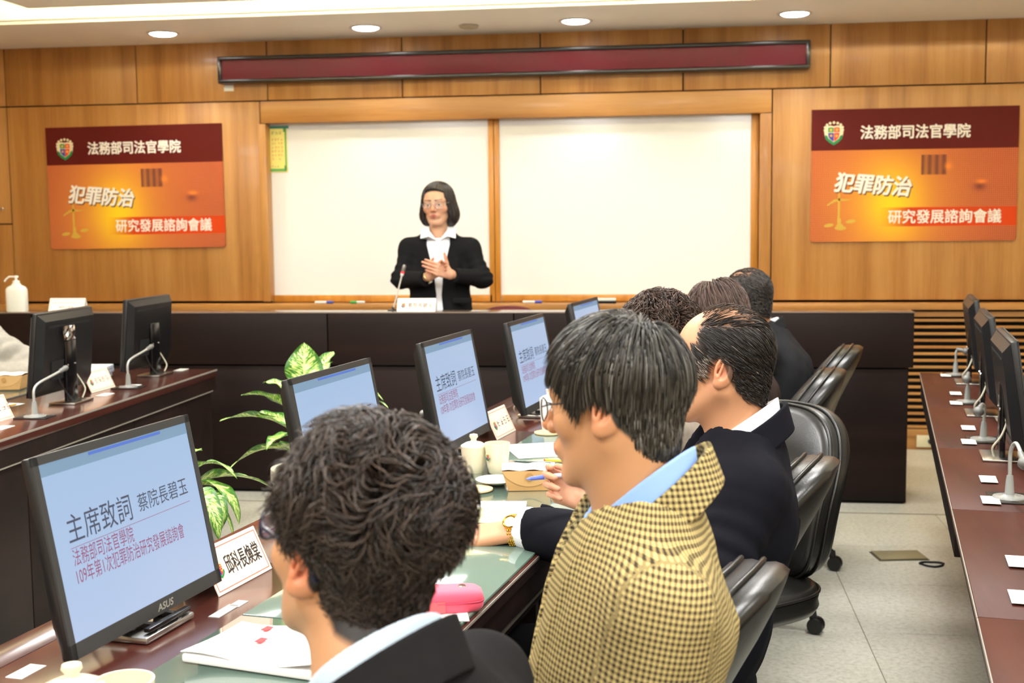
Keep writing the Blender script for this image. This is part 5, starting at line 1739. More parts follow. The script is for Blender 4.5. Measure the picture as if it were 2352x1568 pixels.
#                 back            behind ear   over ear           sideburn      temple forehead
HL_MAN = hairline([-.085, -.08, -.062, -.03, .02, .032, .03, -.002, .0, .05, .078, .085])

def jacket_mesh(name, T_, mat_, parent, origin, h=.0075, cut=None, lapel=.05, hem=None, pat=False, fold=.004, extra=None, off=0.0, lap_h=.005, hole=None):
    """cut = (z0, w0, z1, w1): the front opening's half width at two heights above the pelvis"""
    T_.off = off
    Ri = T_.R
    def f(P):
        d = T_.sdf(P, fold, hem)
        if cut:
            q = (P - T_.P) @ Ri
            w = np.interp(q[:, 2], cut[0::2], cut[1::2])
            ay = np.abs(q[:, 1])
            fr = q[:, 0] > -.02
            lapz = np.clip((q[:, 2] - cut[0]) / .05, 0, 1)
            band = np.clip((lapel * np.clip((cut[-2] + .04 - q[:, 2]) / .10, .35, 1) - (ay - w)) / .006, 0, 1) * fr * lapz
            d = d - lap_h * band
            cutd = np.maximum(ay - w, .015 - q[:, 0])
            cutd = np.maximum(cutd, cut[0] - .02 - q[:, 2])
            d = smax(d, -cutd, .005)
        if hole:                                # neck opening: everything above a slanting plane near the neck
            n_, f_, r_, tl, zc = hole
            w_ = P - V3(n_)
            x_ = w_ @ V3(f_)
            y_ = w_ @ V3(left_of(Vector(f_)))
            rr = np.sqrt(x_ ** 2 + y_ ** 2)
            d = smax(d, -np.maximum(rr - r_, zc - (w_[:, 2] + tl * x_)), .012)
        if extra: d = extra(P, d)
        return d
    lo, hi = T_.bounds()
    v, q = surfnet(f, lo, hi, h)
    attrs = None
    if pat:
        da = [T_.arms(v, k) for k in (0, 1)]
        db = T_.body(v)
        loc = (v - T_.P) @ Ri
        U = np.zeros((len(v), 3))
        ang = np.arctan2(loc[:, 1], loc[:, 0])
        U[:, 0] = ang * .15
        U[:, 1] = loc[:, 2]
        for k in (0, 1):
            ax = T_.el[k] - T_.sh[k]; Ln = np.linalg.norm(ax); ax /= Ln
            b1 = np.cross(ax, np.array((0, 1, .2))); b1 /= np.linalg.norm(b1); b2 = np.cross(ax, b1)
            r_ = v - T_.sh[k]
            m = (da[k] < db) & (da[k] < da[1 - k])
            t_ = r_ @ ax
            fw = Ri[:, 0] - ax * (Ri[:, 0] @ ax); fw /= np.linalg.norm(fw)
            U[m, 0] = (r_ @ fw)[m] * 1.15
            U[m, 1] = t_[m]
            fx = T_.wr[k] - T_.el[k]; fx /= np.linalg.norm(fx)
            m2 = m & (t_ > Ln * .97)
            r2 = v - T_.el[k]
            c1 = np.cross(fx, np.array((0, .3, 1))); c1 /= np.linalg.norm(c1); c2 = np.cross(fx, c1)
            U[m2, 0] = np.arctan2(r2 @ c2, r2 @ c1)[m2] * .05
            U[m2, 1] = (r2 @ fx)[m2]
        attrs = {'pat': U}
    return np_mesh(name, v, q, mat_, parent, origin, attrs=attrs)
def collar(parent, origin, N, ax, fwd, r0, r1, z0, z1, th, mat_, name, h=.003, gap=.0, gapw=.03, tilt=.35, pat=None, flare=0.0, cf=0.0):
    """collar band round the neck: axis through N along ax; lower at the front by tilt; opens at the front"""
    A = V3(N); ax = V3(ax) / np.linalg.norm(V3(ax)); f = V3(fwd); f = f - ax * (f @ ax); f /= np.linalg.norm(f)
    l = np.cross(ax, f)
    def g(P):
        q = P - A
        a_, x_, y_ = q @ ax, q @ f, q @ l
        x2 = x_ + cf
        rr = np.sqrt((x2 * .94) ** 2 + (y_ * 1.0) ** 2)
        t = (a_ + tilt * x_ - z0) / (z1 - z0)
        rad = r0 + (r1 - r0) * np.clip(t, -.3, 1.3)
        d = np.abs(rr - rad) - th
        d = smax(d, (a_ + tilt * x_) - z1, .002)
        d = smax(d, z0 - (a_ + tilt * x_), .002)
        if gap:
            d = smax(d, -np.maximum(np.abs(y_) - gapw * np.clip(1 - t * .9, .1, 1.5), -x_), .002)
        return d
    R_ = max(r0, r1) + .04
    v, q = surfnet(g, A - R_ - .05, A + R_ + .05, h)
    at = None
    if pat:
        w = v - A
        at = {'pat': np.stack([np.arctan2(w @ l, w @ f) * r0, w @ ax, w @ ax], 1)}
    return np_mesh(name, v, q, mat_, parent, origin, attrs=at)
def glasses(par, head, origin, mat_, r=.0014, w=.024, hgt=.018, round_=2.6, lensm=None, temple=True, drop=0.0, z0=-.001, x0=.098):
    g = bpy.data.objects.new('spectacles', None); link(g, par)
    W = lambda q: [Vector(p) - Vector(origin) for p in head.wld(q)]
    for s_ in (1, -1):
        ring = []
        for k in range(28):
            c, sn = se(2 * PI * k / 28, round_)
            y = s_ * (.0335 + c * w)
            ring.append((x0 - .35 * max(0, abs(y) - .02), y, z0 + sn * hgt))
        MB().tube(W(ring), r, 6, closed=True).build('rim', mat_, g, 60)
        b = MB(); b.v = [tuple(p) for p in W(ring)]; b.f = [tuple(range(28))]
        b.build('lens', lensm or LENS, g, recalc=False)
        if temple:
            e = abs(ring[0][1])
            xo = ring[0][0]
            MB().tube(W([(xo - .002, s_ * e, z0 + .006), (.07, s_ * .074, z0 + .010), (.02, s_ * .081, .012), (-.012, s_ * .083, .016), (-.03, s_ * .079, .004), (-.036, s_ * .075, -.012)]), r, 6).build('temple_arm', mat_, g, 60)
    MB().tube(W([(x0 + .002, .011, z0 + .004), (x0 + .006, 0, z0 + .007), (x0 + .002, -.011, z0 + .004)]), r, 6).build('bridge', mat_, g, 60)
    return g
_l = NT('spectacle_lens')
_l.b.inputs['Base Color'].default_value = (1, 1, 1, 1)
_l.b.inputs['Alpha'].default_value = .06
_l.set(Roughness=.03)
LENS = _l.m
def head_mesh(H, h, **kw):
    v, q = surfnet(H.sdf, *H.bounds(), h)
    return v, q, H.colour(v, **kw)
def inner_mesh(T_, skin, h=.016):
    """the body inside the clothes"""
    T_.off = -.016
    def g(P):                                   # stays below the collar
        w = P - T_.N
        rr = np.sqrt(((w - (w @ T_.R[:, 2])[:, None] * T_.R[:, 2]) ** 2).sum(1))
        return smax(T_.sdf(P, 0.0, None), -np.maximum(rr - .13, -.085 - w[:, 2]), .02)
    v, q = surfnet(g, *T_.bounds(), h, 1)
    T_.off = 0.0
    return v, q, np.tile(L3(skin), (len(v), 1))

# ------------------------------------------------------------------ man in the checked jacket
def checked_man():
    f_h, f_t = face(28), face(4)
    H0 = Head((0, 0, 0), f_h, pitch=R(5), roll=R(2))
    ear = px(1386, 946, 1.60)
    c = V3(ear) - H0.R @ (np.array((-.018, .080, -.003)) * .92)
    N = px(1476, 1152, 1.675)
    L_ = left_of(f_t)
    H = Head(c, f_h, pitch=R(5), roll=R(2), neck_to=N - Z * .03, scale=.92, jaw=.95)
    org = Vector((N.x + .1, N.y, 0))
    me = thing('person', 'man with thin glasses in a mustard checked jacket seated at the table', 'person', org)
    skin = (194, 142, 100)
    pel = N + f_t * .07 - Z * .48
    shL, shR = N + L_ * .170 - Z * .085 - f_t * .02, N - L_ * .175 - Z * .065
    elL, elR = shL - Z * .29 + f_t * .05 + L_ * .02, shR - Z * .28 + f_t * .07 - L_ * .02
    wrL, wrR = elL + f_t * .22 - Z * .02 - L_ * .06, elR + f_t * .15 - Z * .05 + L_ * .05
    T_ = Torso(pel, N, f_t, (shL, shR), (elL, elR), (wrL, wrR), chest=(.110, .165), belly=(.116, .165), arm=(.062, .058, .05, .043))
    HLc = hairline([-.078, -.074, -.058, -.03, .018, .034, .032, -.004, .006, .058, .074, .078])
    hc = (44, 42, 38)
    parts = [head_mesh(H, .0023, skin=skin, hair=hc, hairmask=HLc, brow=(44, 40, 36), ear_red=.0), inner_mesh(T_, skin)]
    for wr, el, s_ in ((wrL, elL, 1), (wrR, elR, -1)):
        d = (wr - el).normalized()
        parts.append(hand_mesh(hand_prims(wr + d * .02, d, -Z, -L_ * s_, [(.3, .4, .3)] * 4, arm=el.lerp(wr, .6)), .004, skin))
    np_mesh('body', *join_np(parts)[:2], SKIN, me, org, join_np(parts)[2])
    jacket_mesh('jacket', T_, CHECK, me, org, .0075, cut=(.16, .004, .50, .062), hem=None, pat=True, fold=.0035, lapel=.055, hole=(N, f_t, .090, .82, -.034))
    T2 = Torso(pel, N + Z * .005, f_t, (N + L_ * .11 - Z * .09, N - L_ * .11 - Z * .09), (N + L_ * .11 - Z * .15, N - L_ * .11 - Z * .15), (N + L_ * .1 - Z * .2, N - L_ * .1 - Z * .2), chest=(.088, .125), belly=(.095, .125), arm=(.03, .03, .03, .03))
    jacket_mesh('shirt', T2, SHIRTB, me, org, .010, fold=.001, hole=(N, f_t, .072, .82, -.03))
    ax = V3(H.wld((-.024, 0, -.045))[0]) - V3(N)
    collar(me, org, N, (0, 0, 1), f_h, .073, .063, -.060, .022, .0035, SHIRTB, 'shirt_collar', gap=1, gapw=.012, tilt=.84, cf=.0)
    collar(me, org, N, (0, 0, 1), f_t, .095, .077, -.058, .008, .0045, CHECK, 'jacket_collar', gap=1, gapw=.05, tilt=.82, pat=True, cf=.004)
    trousers_mesh(me, org, pel - Z * .04, f_t, L_, [pel + f_t * .46 + L_ * s_ * .13 - Z * .02 for s_ in (1, -1)], [Vector((*(pel + f_t * .44 + L_ * s_ * .13).xy, .10)) for s_ in (1, -1)], TROUS, SHOEM)
    # straight hair combed out from the crown, grey at the back
    def mask(q): return HLc(q)
    def lenf(q): return .022 + .05 * np.clip((q[:, 2] - .01) / .08, 0, 1) - .020 * (q[:, 0] > .03) * (q[:, 2] < .10)
    def volf(q): return (.22 + .78 * np.clip((q[:, 2] + .02) / .09, 0, 1)) * (1 - .5 * (q[:, 0] > .03))
    def dirf(q, rs):
        cr = q - np.array((-.050, .0, .112))
        d = cr / np.maximum(np.linalg.norm(cr, axis=1), 1e-6)[:, None]
        d[:, 2] -= .35
        near = np.exp(-(((q - np.array((-.005, 0, .03))) * np.array((1, 0, 1)) / .03) ** 2).sum(1))
        d[:, 0] -= .5 * near
        return d
    X, q, rs = strands(H, 12000, mask, lenf, dirf, 7, lift=.35, grav=.10, spread=.16, seed=4, layer=.017, stiff=.45, keep=.0015, hug=.75, volf=volf)
    g = np.clip((.02 - q[:, 0]) / .12, 0, 1)
    cols = tone(rs, len(X), (30, 27, 24), (84, 78, 68), 1.6)
    gr = rs.rand(len(X)) < .06 + .16 * g
    cols[gr] = L3((140, 136, 128)) * rs.uniform(.35, .9, gr.sum())[:, None]
    ribbons(X, rs.uniform(.0006, .0013, len(X)), cols, HAIRM, me, org, 'hair')
    glasses(me, H, org, mat('dark_wire', (52, 50, 58), .3, metal=.9), .0011, .022, .017, 2.4, x0=.104)
    return me
checked_man()

# ------------------------------------------------------------------ man with the gold watch and pen
def watch_man():
    f_h, f_t = face(20), face(8)
    H0 = Head((0, 0, 0), f_h, pitch=R(0), roll=R(0))
    ear = px(1660, 853, 2.47)
    c = V3(ear) - H0.R @ np.array((-.018, .080, -.003))
    N = px(1700, 1000, 2.57)
    L_ = left_of(f_t)
    H = Head(c, f_h, pitch=R(0), neck_to=N - Z * .03, scale=1.0, jaw=1.06, nose=.985)
    org = Vector((N.x + .1, N.y, 0))
    me = thing('person', 'balding man in a navy suit with a gold watch holding a blue pen', 'person', org)
    skin = (206, 150, 112)
    pel = N + f_t * .09 - Z * .49
    shL, shR = px(1722, 1112, 2.42), N - L_ * .185 - Z * .065
    elL = px(1640, 1330, 2.36)
    wrL = px(1222, 1216, 2.66)
    elR, wrR = px(1500, 1215, 2.80), px(1392, 1168, 2.84)
    T_ = Torso(pel, N, f_t, (shL, shR), (elL, elR), (wrL + (elL - wrL).normalized() * .012, wrR), chest=(.125, .17), belly=(.14, .17), arm=(.072, .062, .052, .054))
    hm = hairline([-.088, -.082, -.064, -.035, .01, .030, .03, -.02, -.016, .065, .16, .2])
    def mask(q):
        m = hm(q)
        top = np.clip((q[:, 2] - .078) / .02, 0, 1) * np.clip((q[:, 0] + .085) / .03, 0, 1)
        fr = np.clip((q[:, 0] - .028) / .012, 0, 1) * np.clip((q[:, 2] - .045) / .01, 0, 1)
        return np.clip(m * (1 - .9 * top) * (1 - fr), 0, 1)
    def paint(q):
        return .85 * hm(q) * (1 - np.clip((q[:, 0] - .028) / .012, 0, 1) * np.clip((q[:, 2] - .045) / .01, 0, 1)) * np.where(q[:, 2] > .088, .38, 1)
    hc = (58, 50, 44)
    parts = [head_mesh(H, .0024, skin=skin, hair=hc, hairmask=paint, brow=(58, 48, 42)), inner_mesh(T_, skin)]
    # left hand flat on the papers, right hand with the pen
    dl = (px(1085, 1222, 2.70) - wrL).normalized()
    handL = hand_prims(wrL + dl * .03, (dl - Z * .10), -Z + CF * .25, CF, [(.18, .28, .2), (.25, .35, .25), (.32, .45, .3), (.4, .5, .3)], thumb=((.7, .55, .35), (.9, .25, .3), (.95, .1, .25)), spread=.06, arm=elL.lerp(wrL, .7), size=1.13)
    parts.append(hand_mesh(handL, .0026, skin))
    dr = (px(1292, 1120, 2.86) - wrR).normalized()
    handR = hand_prims(wrR + dr * .035, dr, (-CF * .95 + Z * .25), Z, [(.55, 1.0, .45), (.8, 1.15, .5), (.95, 1.2, .5), (1.05, 1.2, .5)], thumb=((.72, .45, .45), (.9, .05, .35), (1.0, -.22, .12)), size=1.0, arm=elR.lerp(wrR, .7))
    parts.append(hand_mesh(handR, .0026, (214, 158, 126)))
    J = join_np(parts)
    np_mesh('body', J[0], J[1], SKIN, me, org, J[2])
    jk = jacket_mesh('jacket', T_, NAVY, me, org, .0075, cut=(.20, .004, .52, .07), lapel=.05, fold=.004, hole=(N, f_t, .09, .68, -.030))
    # three sleeve buttons
    ax = (wrL - elL).normalized()
    bt_ = mat('dark_button', (26, 26, 30), .3)
    for k in range(3):
        p = px(1262 + 17 * k, 1256 + k * 4, 2.574 - .012 * k)
        MB().lathe([(.0002, -.001), (.006, -.001), (.0065, .001), (.0045, .002), (.001, .0012)], 14, Matrix.Translation(p - org) @ (-CF).to_track_quat('Z', 'Y').to_matrix().to_4x4(), cap=False).build('sleeve_button', bt_, jk, 60)
    T2 = Torso(pel, N + Z * .005, f_t, (N + L_ * .11 - Z * .09, N - L_ * .11 - Z * .09), (N + L_ * .11 - Z * .15, N - L_ * .11 - Z * .15), (N + L_ * .1 - Z * .2, N - L_ * .1 - Z * .2), chest=(.095, .13), belly=(.105, .13), arm=(.03, .03, .03, .03))
    jacket_mesh('shirt', T2, STRIPE, me, org, .010, fold=.001, hole=(N, f_t, .072, .68, -.03))
    ax = V3(H.wld((-.024, 0, -.045))[0]) - V3(N)
    collar(me, org, N, (0, 0, 1), f_h, .080, .068, -.060, .028, .004, STRIPE, 'shirt_collar', gap=1, gapw=.02, tilt=.72, cf=.0)
    collar(me, org, N, (0, 0, 1), f_t, .096, .081, -.056, .010, .0045, NAVY, 'jacket_collar', gap=1, gapw=.06, tilt=.66, cf=.004)
    # shirt cuffs
    for wr, el, r_ in ((wrL, elL, .043), (wrR, elR, .043)):
        d = V3((wr - el).normalized())
        w = V3(wr)
        v, q = surfnet(shell_band(w - d * .06, w + d * .022, r_ + .003, r_, .003, w + d * .020, d, w - d * .05, -d), w - .09, w + .09, .0028)
        np_mesh('shirt_cuff', v, q, SHIRTW, me, org)
    # watch
    GOLD = mat('gold', (226, 178, 72), .25, metal=1.0)
    wc = wrL + dl * .040
    up_ = (Z * .62 - CF * .6); up_ = (up_ - dl * up_.dot(dl)).normalized()
    sd_ = dl.cross(up_)
    wt = thing('wristwatch', 'gold wristwatch with a linked bracelet on the wrist', 'watch', wc)
    for k in range(26):
        a = 2 * PI * k / 26
        if math.cos(a) > .9: continue
        rr = (.030, .035)
        p = up_ * math.cos(a) * rr[0] + sd_ * math.sin(a) * rr[1]
        q_ = Matrix((dl, (sd_ * math.cos(a) - up_ * math.sin(a)).normalized(), p.normalized())).transposed().to_4x4()
        b = MB()
        for j in (-1, 0, 1):
            b.box((j * .0052, 0, 0), (.0048, .0060, .003), Matrix.Translation(p) @ q_, .0012)
        b.build('bracelet_link', GOLD, wt, 40)
    q_ = Matrix((dl, sd_, up_)).transposed().to_4x4()
    MB().lathe([(.001, .004), (.0125, .004), (.015, .0065), (.0165, .005), (.0165, .0), (.014, -.002)], 30, Matrix.Translation(up_ * .030) @ q_, cap=False).build('case', GOLD, wt, 40)
    MB().lathe([(.0005, .0052), (.0122, .005)], 30, Matrix.Translation(up_ * .030) @ q_, cap=False).build('dial', mat('gold_dial', (240, 214, 140), .25, metal=.5), wt, 40)
    # pen
    a, b = px(1208, 1100, 2.83), px(1330, 1086, 2.84)
    pn = thing('pen', 'blue and white ballpoint pen held in the hand above the kraft box', 'pen', a)
    d = b - a
    MB().tube([d * .08, d * .34], [.0046, .0058], 12).build('grip', mat('periwinkle_plastic', (96, 116, 214), .35), pn, 60)
    MB().tube([Vector((0, 0, 0)), d * .08], [.0008, .0046], 12).build('tip', mat('periwinkle_tip', (120, 136, 220), .3), pn, 60)
    MB().tube([d * .34, d * .5, d * 1.0], [.0058, .0058, .005], 12).build('barrel', mat('pale_barrel', (214, 216, 236), .35), pn, 60)
    trousers_mesh(me, org, pel - Z * .04, f_t, L_, [pel + f_t * .46 + L_ * s_ * .12 - Z * .03 for s_ in (1, -1)], [Vector((*(pel + f_t * .44 + L_ * s_ * .12).xy, .10)) for s_ in (1, -1)], TROUS, SHOEM)
    # hair: full at sides and back, thin on the crown, grey at the temples
    def lenf(q): return .014 + .030 * np.clip(q[:, 2] / .08, 0, 1)
    def dirf(q, rs):
        d = np.zeros_like(q)
        d[:, 0] = -.75; d[:, 2] = -.55
        d[:, 2] += np.where(q[:, 2] > .085, .5, 0)
        d[:, 1] = np.where(q[:, 2] > .085, -.5, 0)
        return d
    X, q, rs = strands(H, 6000, mask, lenf, dirf, 5, lift=.22, grav=.05, spread=.18, seed=8, layer=.007, stiff=.4, keep=.0006, hug=.7)
    cols = tone(rs, len(X), (22, 20, 20), (62, 52, 46), 1.5)
    tmp = np.exp(-(((q - np.array((.024, 0, .0))) * np.array((1, 0, 1)) / .022) ** 2).sum(1))
    gr = rs.rand(len(X)) < .8 * tmp + .01
    cols[gr] = L3((170, 154, 140)) * rs.uniform(.6, 1.05, gr.sum())[:, None]
    cols[q[:, 2] > .1] = L3((78, 60, 46)) * rs.uniform(.4, 1.0, (q[:, 2] > .1).sum())[:, None]
    ribbons(X, rs.uniform(.0006, .0012, len(X)), cols, HAIRM, me, org, 'hair')
watch_man()
# ------------------------------------------------------------------ nearest man, seen from behind
def near_man():
    f_h, f_t = face(47), face(34)
    H0 = Head((0, 0, 0), f_h, pitch=R(-10), roll=R(3))
    ear = px(695, 1305, 1.285)
    c = V3(ear) - H0.R @ (np.array((-.018, .080, -.003)))
    N = px(862, 1560, 1.30)
    L_ = left_of(f_t)
    H = Head(c, f_h, pitch=R(-10), roll=R(3), neck_to=N - Z * .03, scale=1.0, jaw=1.02)
    org = Vector((N.x + .05, N.y - .05, 0))
    me = thing('person', 'man with curly dark hair and dark glasses seen from behind, nearest the camera', 'person', org)
    skin = (200, 148, 108)
    pel = N - f_t * .14 - Z * .50
    shL, shR = N + L_ * .19 - Z * .075, N - L_ * .175 - Z * .055
    elL, elR = shL - Z * .27 + f_t * .10, shR - Z * .27 + f_t * .10
    wrL, wrR = elL + f_t * .22 - L_ * .08, elR + f_t * .22 + L_ * .08
    T_ = Torso(pel, N, f_t, (shL, shR), (elL, elR), (wrL, wrR), chest=(.118, .165), belly=(.13, .165), arm=(.064, .058, .05, .043))
    hm = hairline([-.066, -.066, -.062, -.04, .014, .032, .03, .0, .012, .066, .09, .095])
    hc = (36, 30, 27)
    parts = [head_mesh(H, .0028, skin=skin, hair=hc, hairmask=hm, ear_red=.35), inner_mesh(T_, skin)]
    for wr, el, s_ in ((wrL, elL, 1), (wrR, elR, -1)):
        d = (wr - el).normalized()
        parts.append(hand_mesh(hand_prims(wr + d * .02, d, -Z, -L_ * s_, [(.3, .4, .3)] * 4, arm=el.lerp(wr, .6)), .004, skin))
    J = join_np(parts)
    np_mesh('body', J[0], J[1], SKIN, me, org, J[2])
    jacket_mesh('jacket', T_, BLACKW, me, org, .0075, cut=(.2, .004, .5, .06), fold=.004, hole=(N, f_t, .09, .72, -.03))
    collar(me, org, N, (0, 0, 1), f_h, .074, .065, -.05, .030, .0035, PALEB, 'shirt_collar', gap=1, gapw=.012, tilt=.78)
    collar(me, org, N, (0, 0, 1), f_t, .097, .079, -.055, .016, .0045, BLACKW, 'jacket_collar', gap=1, gapw=.05, tilt=.75)
    trousers_mesh(me, org, pel - Z * .04, f_t, L_, [pel + f_t * .44 + L_ * s_ * .13 - Z * .02 for s_ in (1, -1)], [Vector((*(pel + f_t * .42 + L_ * s_ * .13).xy, .10)) for s_ in (1, -1)], TROUS, SHOEM, h=.014)
    # curly top, clipped sides and nape
    def lenf(q): return (.012 + .048 * np.clip((q[:, 2] - .015) / .06, 0, 1) ** 1.2) * (1 - .55 * np.clip((q[:, 0] - .0) / .035, 0, 1) * np.clip((.125 - q[:, 2]) / .04, 0, 1))
    def volf(q): return (.12 + .88 * np.clip((q[:, 2] - .0) / .075, 0, 1)) * (1 - .85 * np.clip((q[:, 0] + .005) / .04, 0, 1) * np.clip((.135 - q[:, 2]) / .04, 0, 1))
    def dirf(q, rs):
        d = np.zeros_like(q)
        d[:, 0] = .25 + .9 * np.sin(q[:, 1] * 60 + q[:, 2] * 45)
        d[:, 1] = .9 * np.sin(q[:, 0] * 55 - q[:, 2] * 40 + 1)
        d[:, 2] = -.45 + .6 * np.sin(q[:, 0] * 40 + q[:, 1] * 50)
        return d
    X, q, rs = strands(H, 10500, hm, lenf, dirf, 8, lift=.9, grav=.0, curl=.0035, curlf=150., spread=.35, seed=14, layer=.042, stiff=.45, keep=.001, hug=.45, volf=volf)
    cols = tone(rs, len(X), (24, 19, 17), (84, 68, 58), 1.3)
    ribbons(X, rs.uniform(.0007, .0013, len(X)), cols, HAIRM, me, org, 'hair')
    glasses(me, H, org, mat('navy_acetate', (26, 32, 58), .25, coat=.4), .0026, .025, .019, 3.0, x0=.112, lensm=mat('tinted_lens', (120, 150, 230), .05, alpha=.45))
    return me
near_man()

# ------------------------------------------------------------------ standing woman behind the front desk
def standing_woman():
    D = 6.93
    f_h = (-CF) * math.cos(R(14)) - CR * math.sin(R(14))
    f_t = (-CF) * math.cos(R(4)) + CR * math.sin(R(0))
    c = px(1006, 470, D)
    N = px(1008, 542, D + .03)
    L_ = left_of(f_t)                                        # her left is the picture's right
    H = Head(c, f_h, pitch=R(2), roll=R(2), neck_to=N - Z * .04, fem=True, jaw=1.04, wide=1.07, scale=.97)
    org = Vector((N.x, N.y, .12))
    me = thing('person', 'standing woman in a black jacket and white shirt speaking with clasped hands', 'person', org)
    skin = (212, 164, 132)
    pel = px(1013, 770, D + .02)
    shL, shR = px(1080, 565, D + .03), px(940, 565, D + .03)
    elL, elR = px(1110, 640, D - .02), px(920, 640, D - .02)
    wrL, wrR = px(1042, 632, D - .20), px(978, 640, D - .18)
    T_ = Torso(pel, N, f_t, (shL, shR), (elL, elR), (wrL, wrR), chest=(.105, .150), belly=(.115, .178), arm=(.053, .049, .044, .041))
    hm = hairline([-.09, -.085, -.065, -.04, .0, .02, .03, .03, .03, .062, .078, .085])
    hc = (26, 22, 22)
    parts = [head_mesh(H, .0026, skin=skin, hair=hc, hairmask=hm, lip=(178, 74, 70), blush=.3, brow=(40, 32, 30)), inner_mesh(T_, skin)]
    dL, dR = (px(985, 618, D - .27) - wrL), (px(1015, 612, D - .22) - wrR)
    hl = hand_prims(wrL + dL.normalized() * .02, dL + Z * .02, CF * 1 - Z * .1, Z, [(.15, .25, .2), (.15, .25, .2), (.2, .3, .2), (.25, .35, .25)], thumb=((.55, .8, .1), (.55, .8, .0), (.6, .75, 0)), arm=elL.lerp(wrL, .6), size=.94)
    hr = hand_prims(wrR + dR.normalized() * .02, dR, -CF, Z, [(.35, .5, .4)] * 4, thumb=((.7, .6, .2), (.85, .4, .2), (.9, .3, .2)), arm=elR.lerp(wrR, .6), size=.92)
    parts += [hand_mesh(hl, .0028, (218, 164, 132)), hand_mesh(hr, .0028, (212, 158, 128))]
    J = join_np(parts)
    np_mesh('body', J[0], J[1], SKIN, me, org, J[2])
    jk = jacket_mesh('jacket', T_, BLACKK, me, org, .0065, cut=(-.3, .034, .05, .028, .22, .014, .34, .026, .50, .064), lapel=.0, fold=.0025, lap_h=0.0)
    T2 = Torso(pel, N + Z * .0, f_t, (N + L_ * .10 - Z * .09, N - L_ * .10 - Z * .09), (N + L_ * .1 - Z * .15, N - L_ * .1 - Z * .15), (N + L_ * .1 - Z * .2, N - L_ * .1 - Z * .2), chest=(.100, .125), belly=(.104, .135), arm=(.035, .035, .035, .035))
    sh = jacket_mesh('shirt', T2, SHIRTW, me, org, .007, fold=.0015, hole=(N, f_t, .072, .55, -.012))
    # open shirt collar lying over the jacket
    cl_ = MB()
    fz = V3(f_t); lz = V3(L_)
    for s_ in (1, -1):
        pts = [N + L_ * s_ * .052 + Z * .062 + f_t * .0, N + L_ * s_ * .048 + Z * .030 + f_t * .062, N + L_ * s_ * .006 - Z * .022 + f_t * .098, N + L_ * s_ * .052 + Z * .000 + f_t * .104, N + L_ * s_ * .098 - Z * .012 + f_t * .085, N + L_ * s_ * .096 + Z * .040 + f_t * .03, N + L_ * s_ * .080 + Z * .055 - f_t * .01]
        n = len(cl_.v)
        cl_.v += [tuple(Vector(p) - org) for p in pts] + [tuple(Vector(p) - org - f_t * .006) for p in pts]
        k = len(pts)
        cl_.f += [tuple(range(n, n + k)), tuple(range(n + k, n + 2 * k))[::-1]] + [(n + i, n + (i + 1) % k, n + k + (i + 1) % k, n + k + i) for i in range(k)]
    cl_.build('shirt_collar', SHIRTW, me, 30)
    # pocket flap and wristwatch
    p = px(1062, 690, D - .112)
    box('pocket_flap', tuple(p - org), (.105, .012, .03), BLACKK, me, bev=.003)
    a = wrR + dR.normalized() * .012
    ring = []
    e1 = dR.normalized(); e2 = e1.cross(Z).normalized(); e3 = e1.cross(e2)
    for k in range(20):
        t_ = 2 * PI * k / 20
        ring.append(a + (e2 * math.cos(t_) * .030 + e3 * math.sin(t_) * .028))
    wt = thing('wristwatch', 'slim pale gold watch on the wrist of the standing woman', 'watch', a)
    MB().tube([Vector(p_) - a for p_ in ring], .0045, 8, closed=True).build('band', mat('pale_gold', (226, 206, 150), .25, metal=.9), wt, 60)
    MB().lathe([(.001, .003), (.011, .003), (.012, 0)], 20, Matrix.Translation(e3 * .031) @ e3.to_track_quat('Z', 'Y').to_matrix().to_4x4(), cap=False).build('dial', mat('pale_dial', (240, 232, 206), .3), wt, 40)
    trousers_mesh(me, org, pel - Z * .06, f_t, L_, [Vector((*(pel + L_ * s_ * .09).xy, .55)) for s_ in (1, -1)], [Vector((*(pel + L_ * s_ * .09).xy, .22)) for s_ in (1, -1)], TROUS, SHOEM, h=.016)
    # chin-length bob: smooth shell with locks, parted at the side
    def bob(P):
        q = H.loc(P)
        s_ = np.abs(q[:, 1])
        d = ell(q, (-.014, 0, .036), (.107, .090, .099))
        low = ell(q, (-.020, 0, -.058), (.090, .112, .092))
        d = smin(d, low, .05)
        d = smax(d, -(q[:, 2] + .126 - .02 * np.clip(q[:, 0] / .06, -1, 1)), .02)     # trimmed hem
        # face opening
        w = .060 - .012 * np.clip((q[:, 2] - .02) / .07, 0, 1) + .012 * np.clip((-q[:, 2] - .01) / .08, 0, 1)
        top = .088 - .5 * (q[:, 1] + .012) ** 2 * 10
        cut = np.maximum(np.maximum(s_ - w, q[:, 2] - top), .028 - q[:, 0])
        d = smax(d, -cut, .012)
        inner = ell(q, (.0, 0, -.06), (.07, .060, .12))
        d = smax(d, -inner, .01)
        ang = np.arctan2(q[:, 1], q[:, 0] + .02)
        d = d + .0012 * np.sin(ang * 34 + 3 * np.sin(q[:, 2] * 30)) + .0008 * np.sin(ang * 83 + 5)
        return d * .9
    lo, hi = H.c - .17, H.c + .17
    v, q = surfnet(bob, lo, hi, .0032)
    loc = H.loc(v)
    rs = np.random.RandomState(3)
    ang = np.arctan2(loc[:, 1], loc[:, 0] + .02)
    w = (.5 + .5 * np.sin(ang * 55 + 2 * np.sin(loc[:, 2] * 25)))[:, None]
    np_mesh('hair', v, q, HAIRM, me, org, L3((20, 17, 18)) * (1 - w) + L3((44, 38, 38)) * w)
    glasses(me, H, org, mat('silver_wire', (196, 190, 196), .25, metal=.9), .0012, .024, .016, 3.0, x0=.104)
    return me
standing_woman()

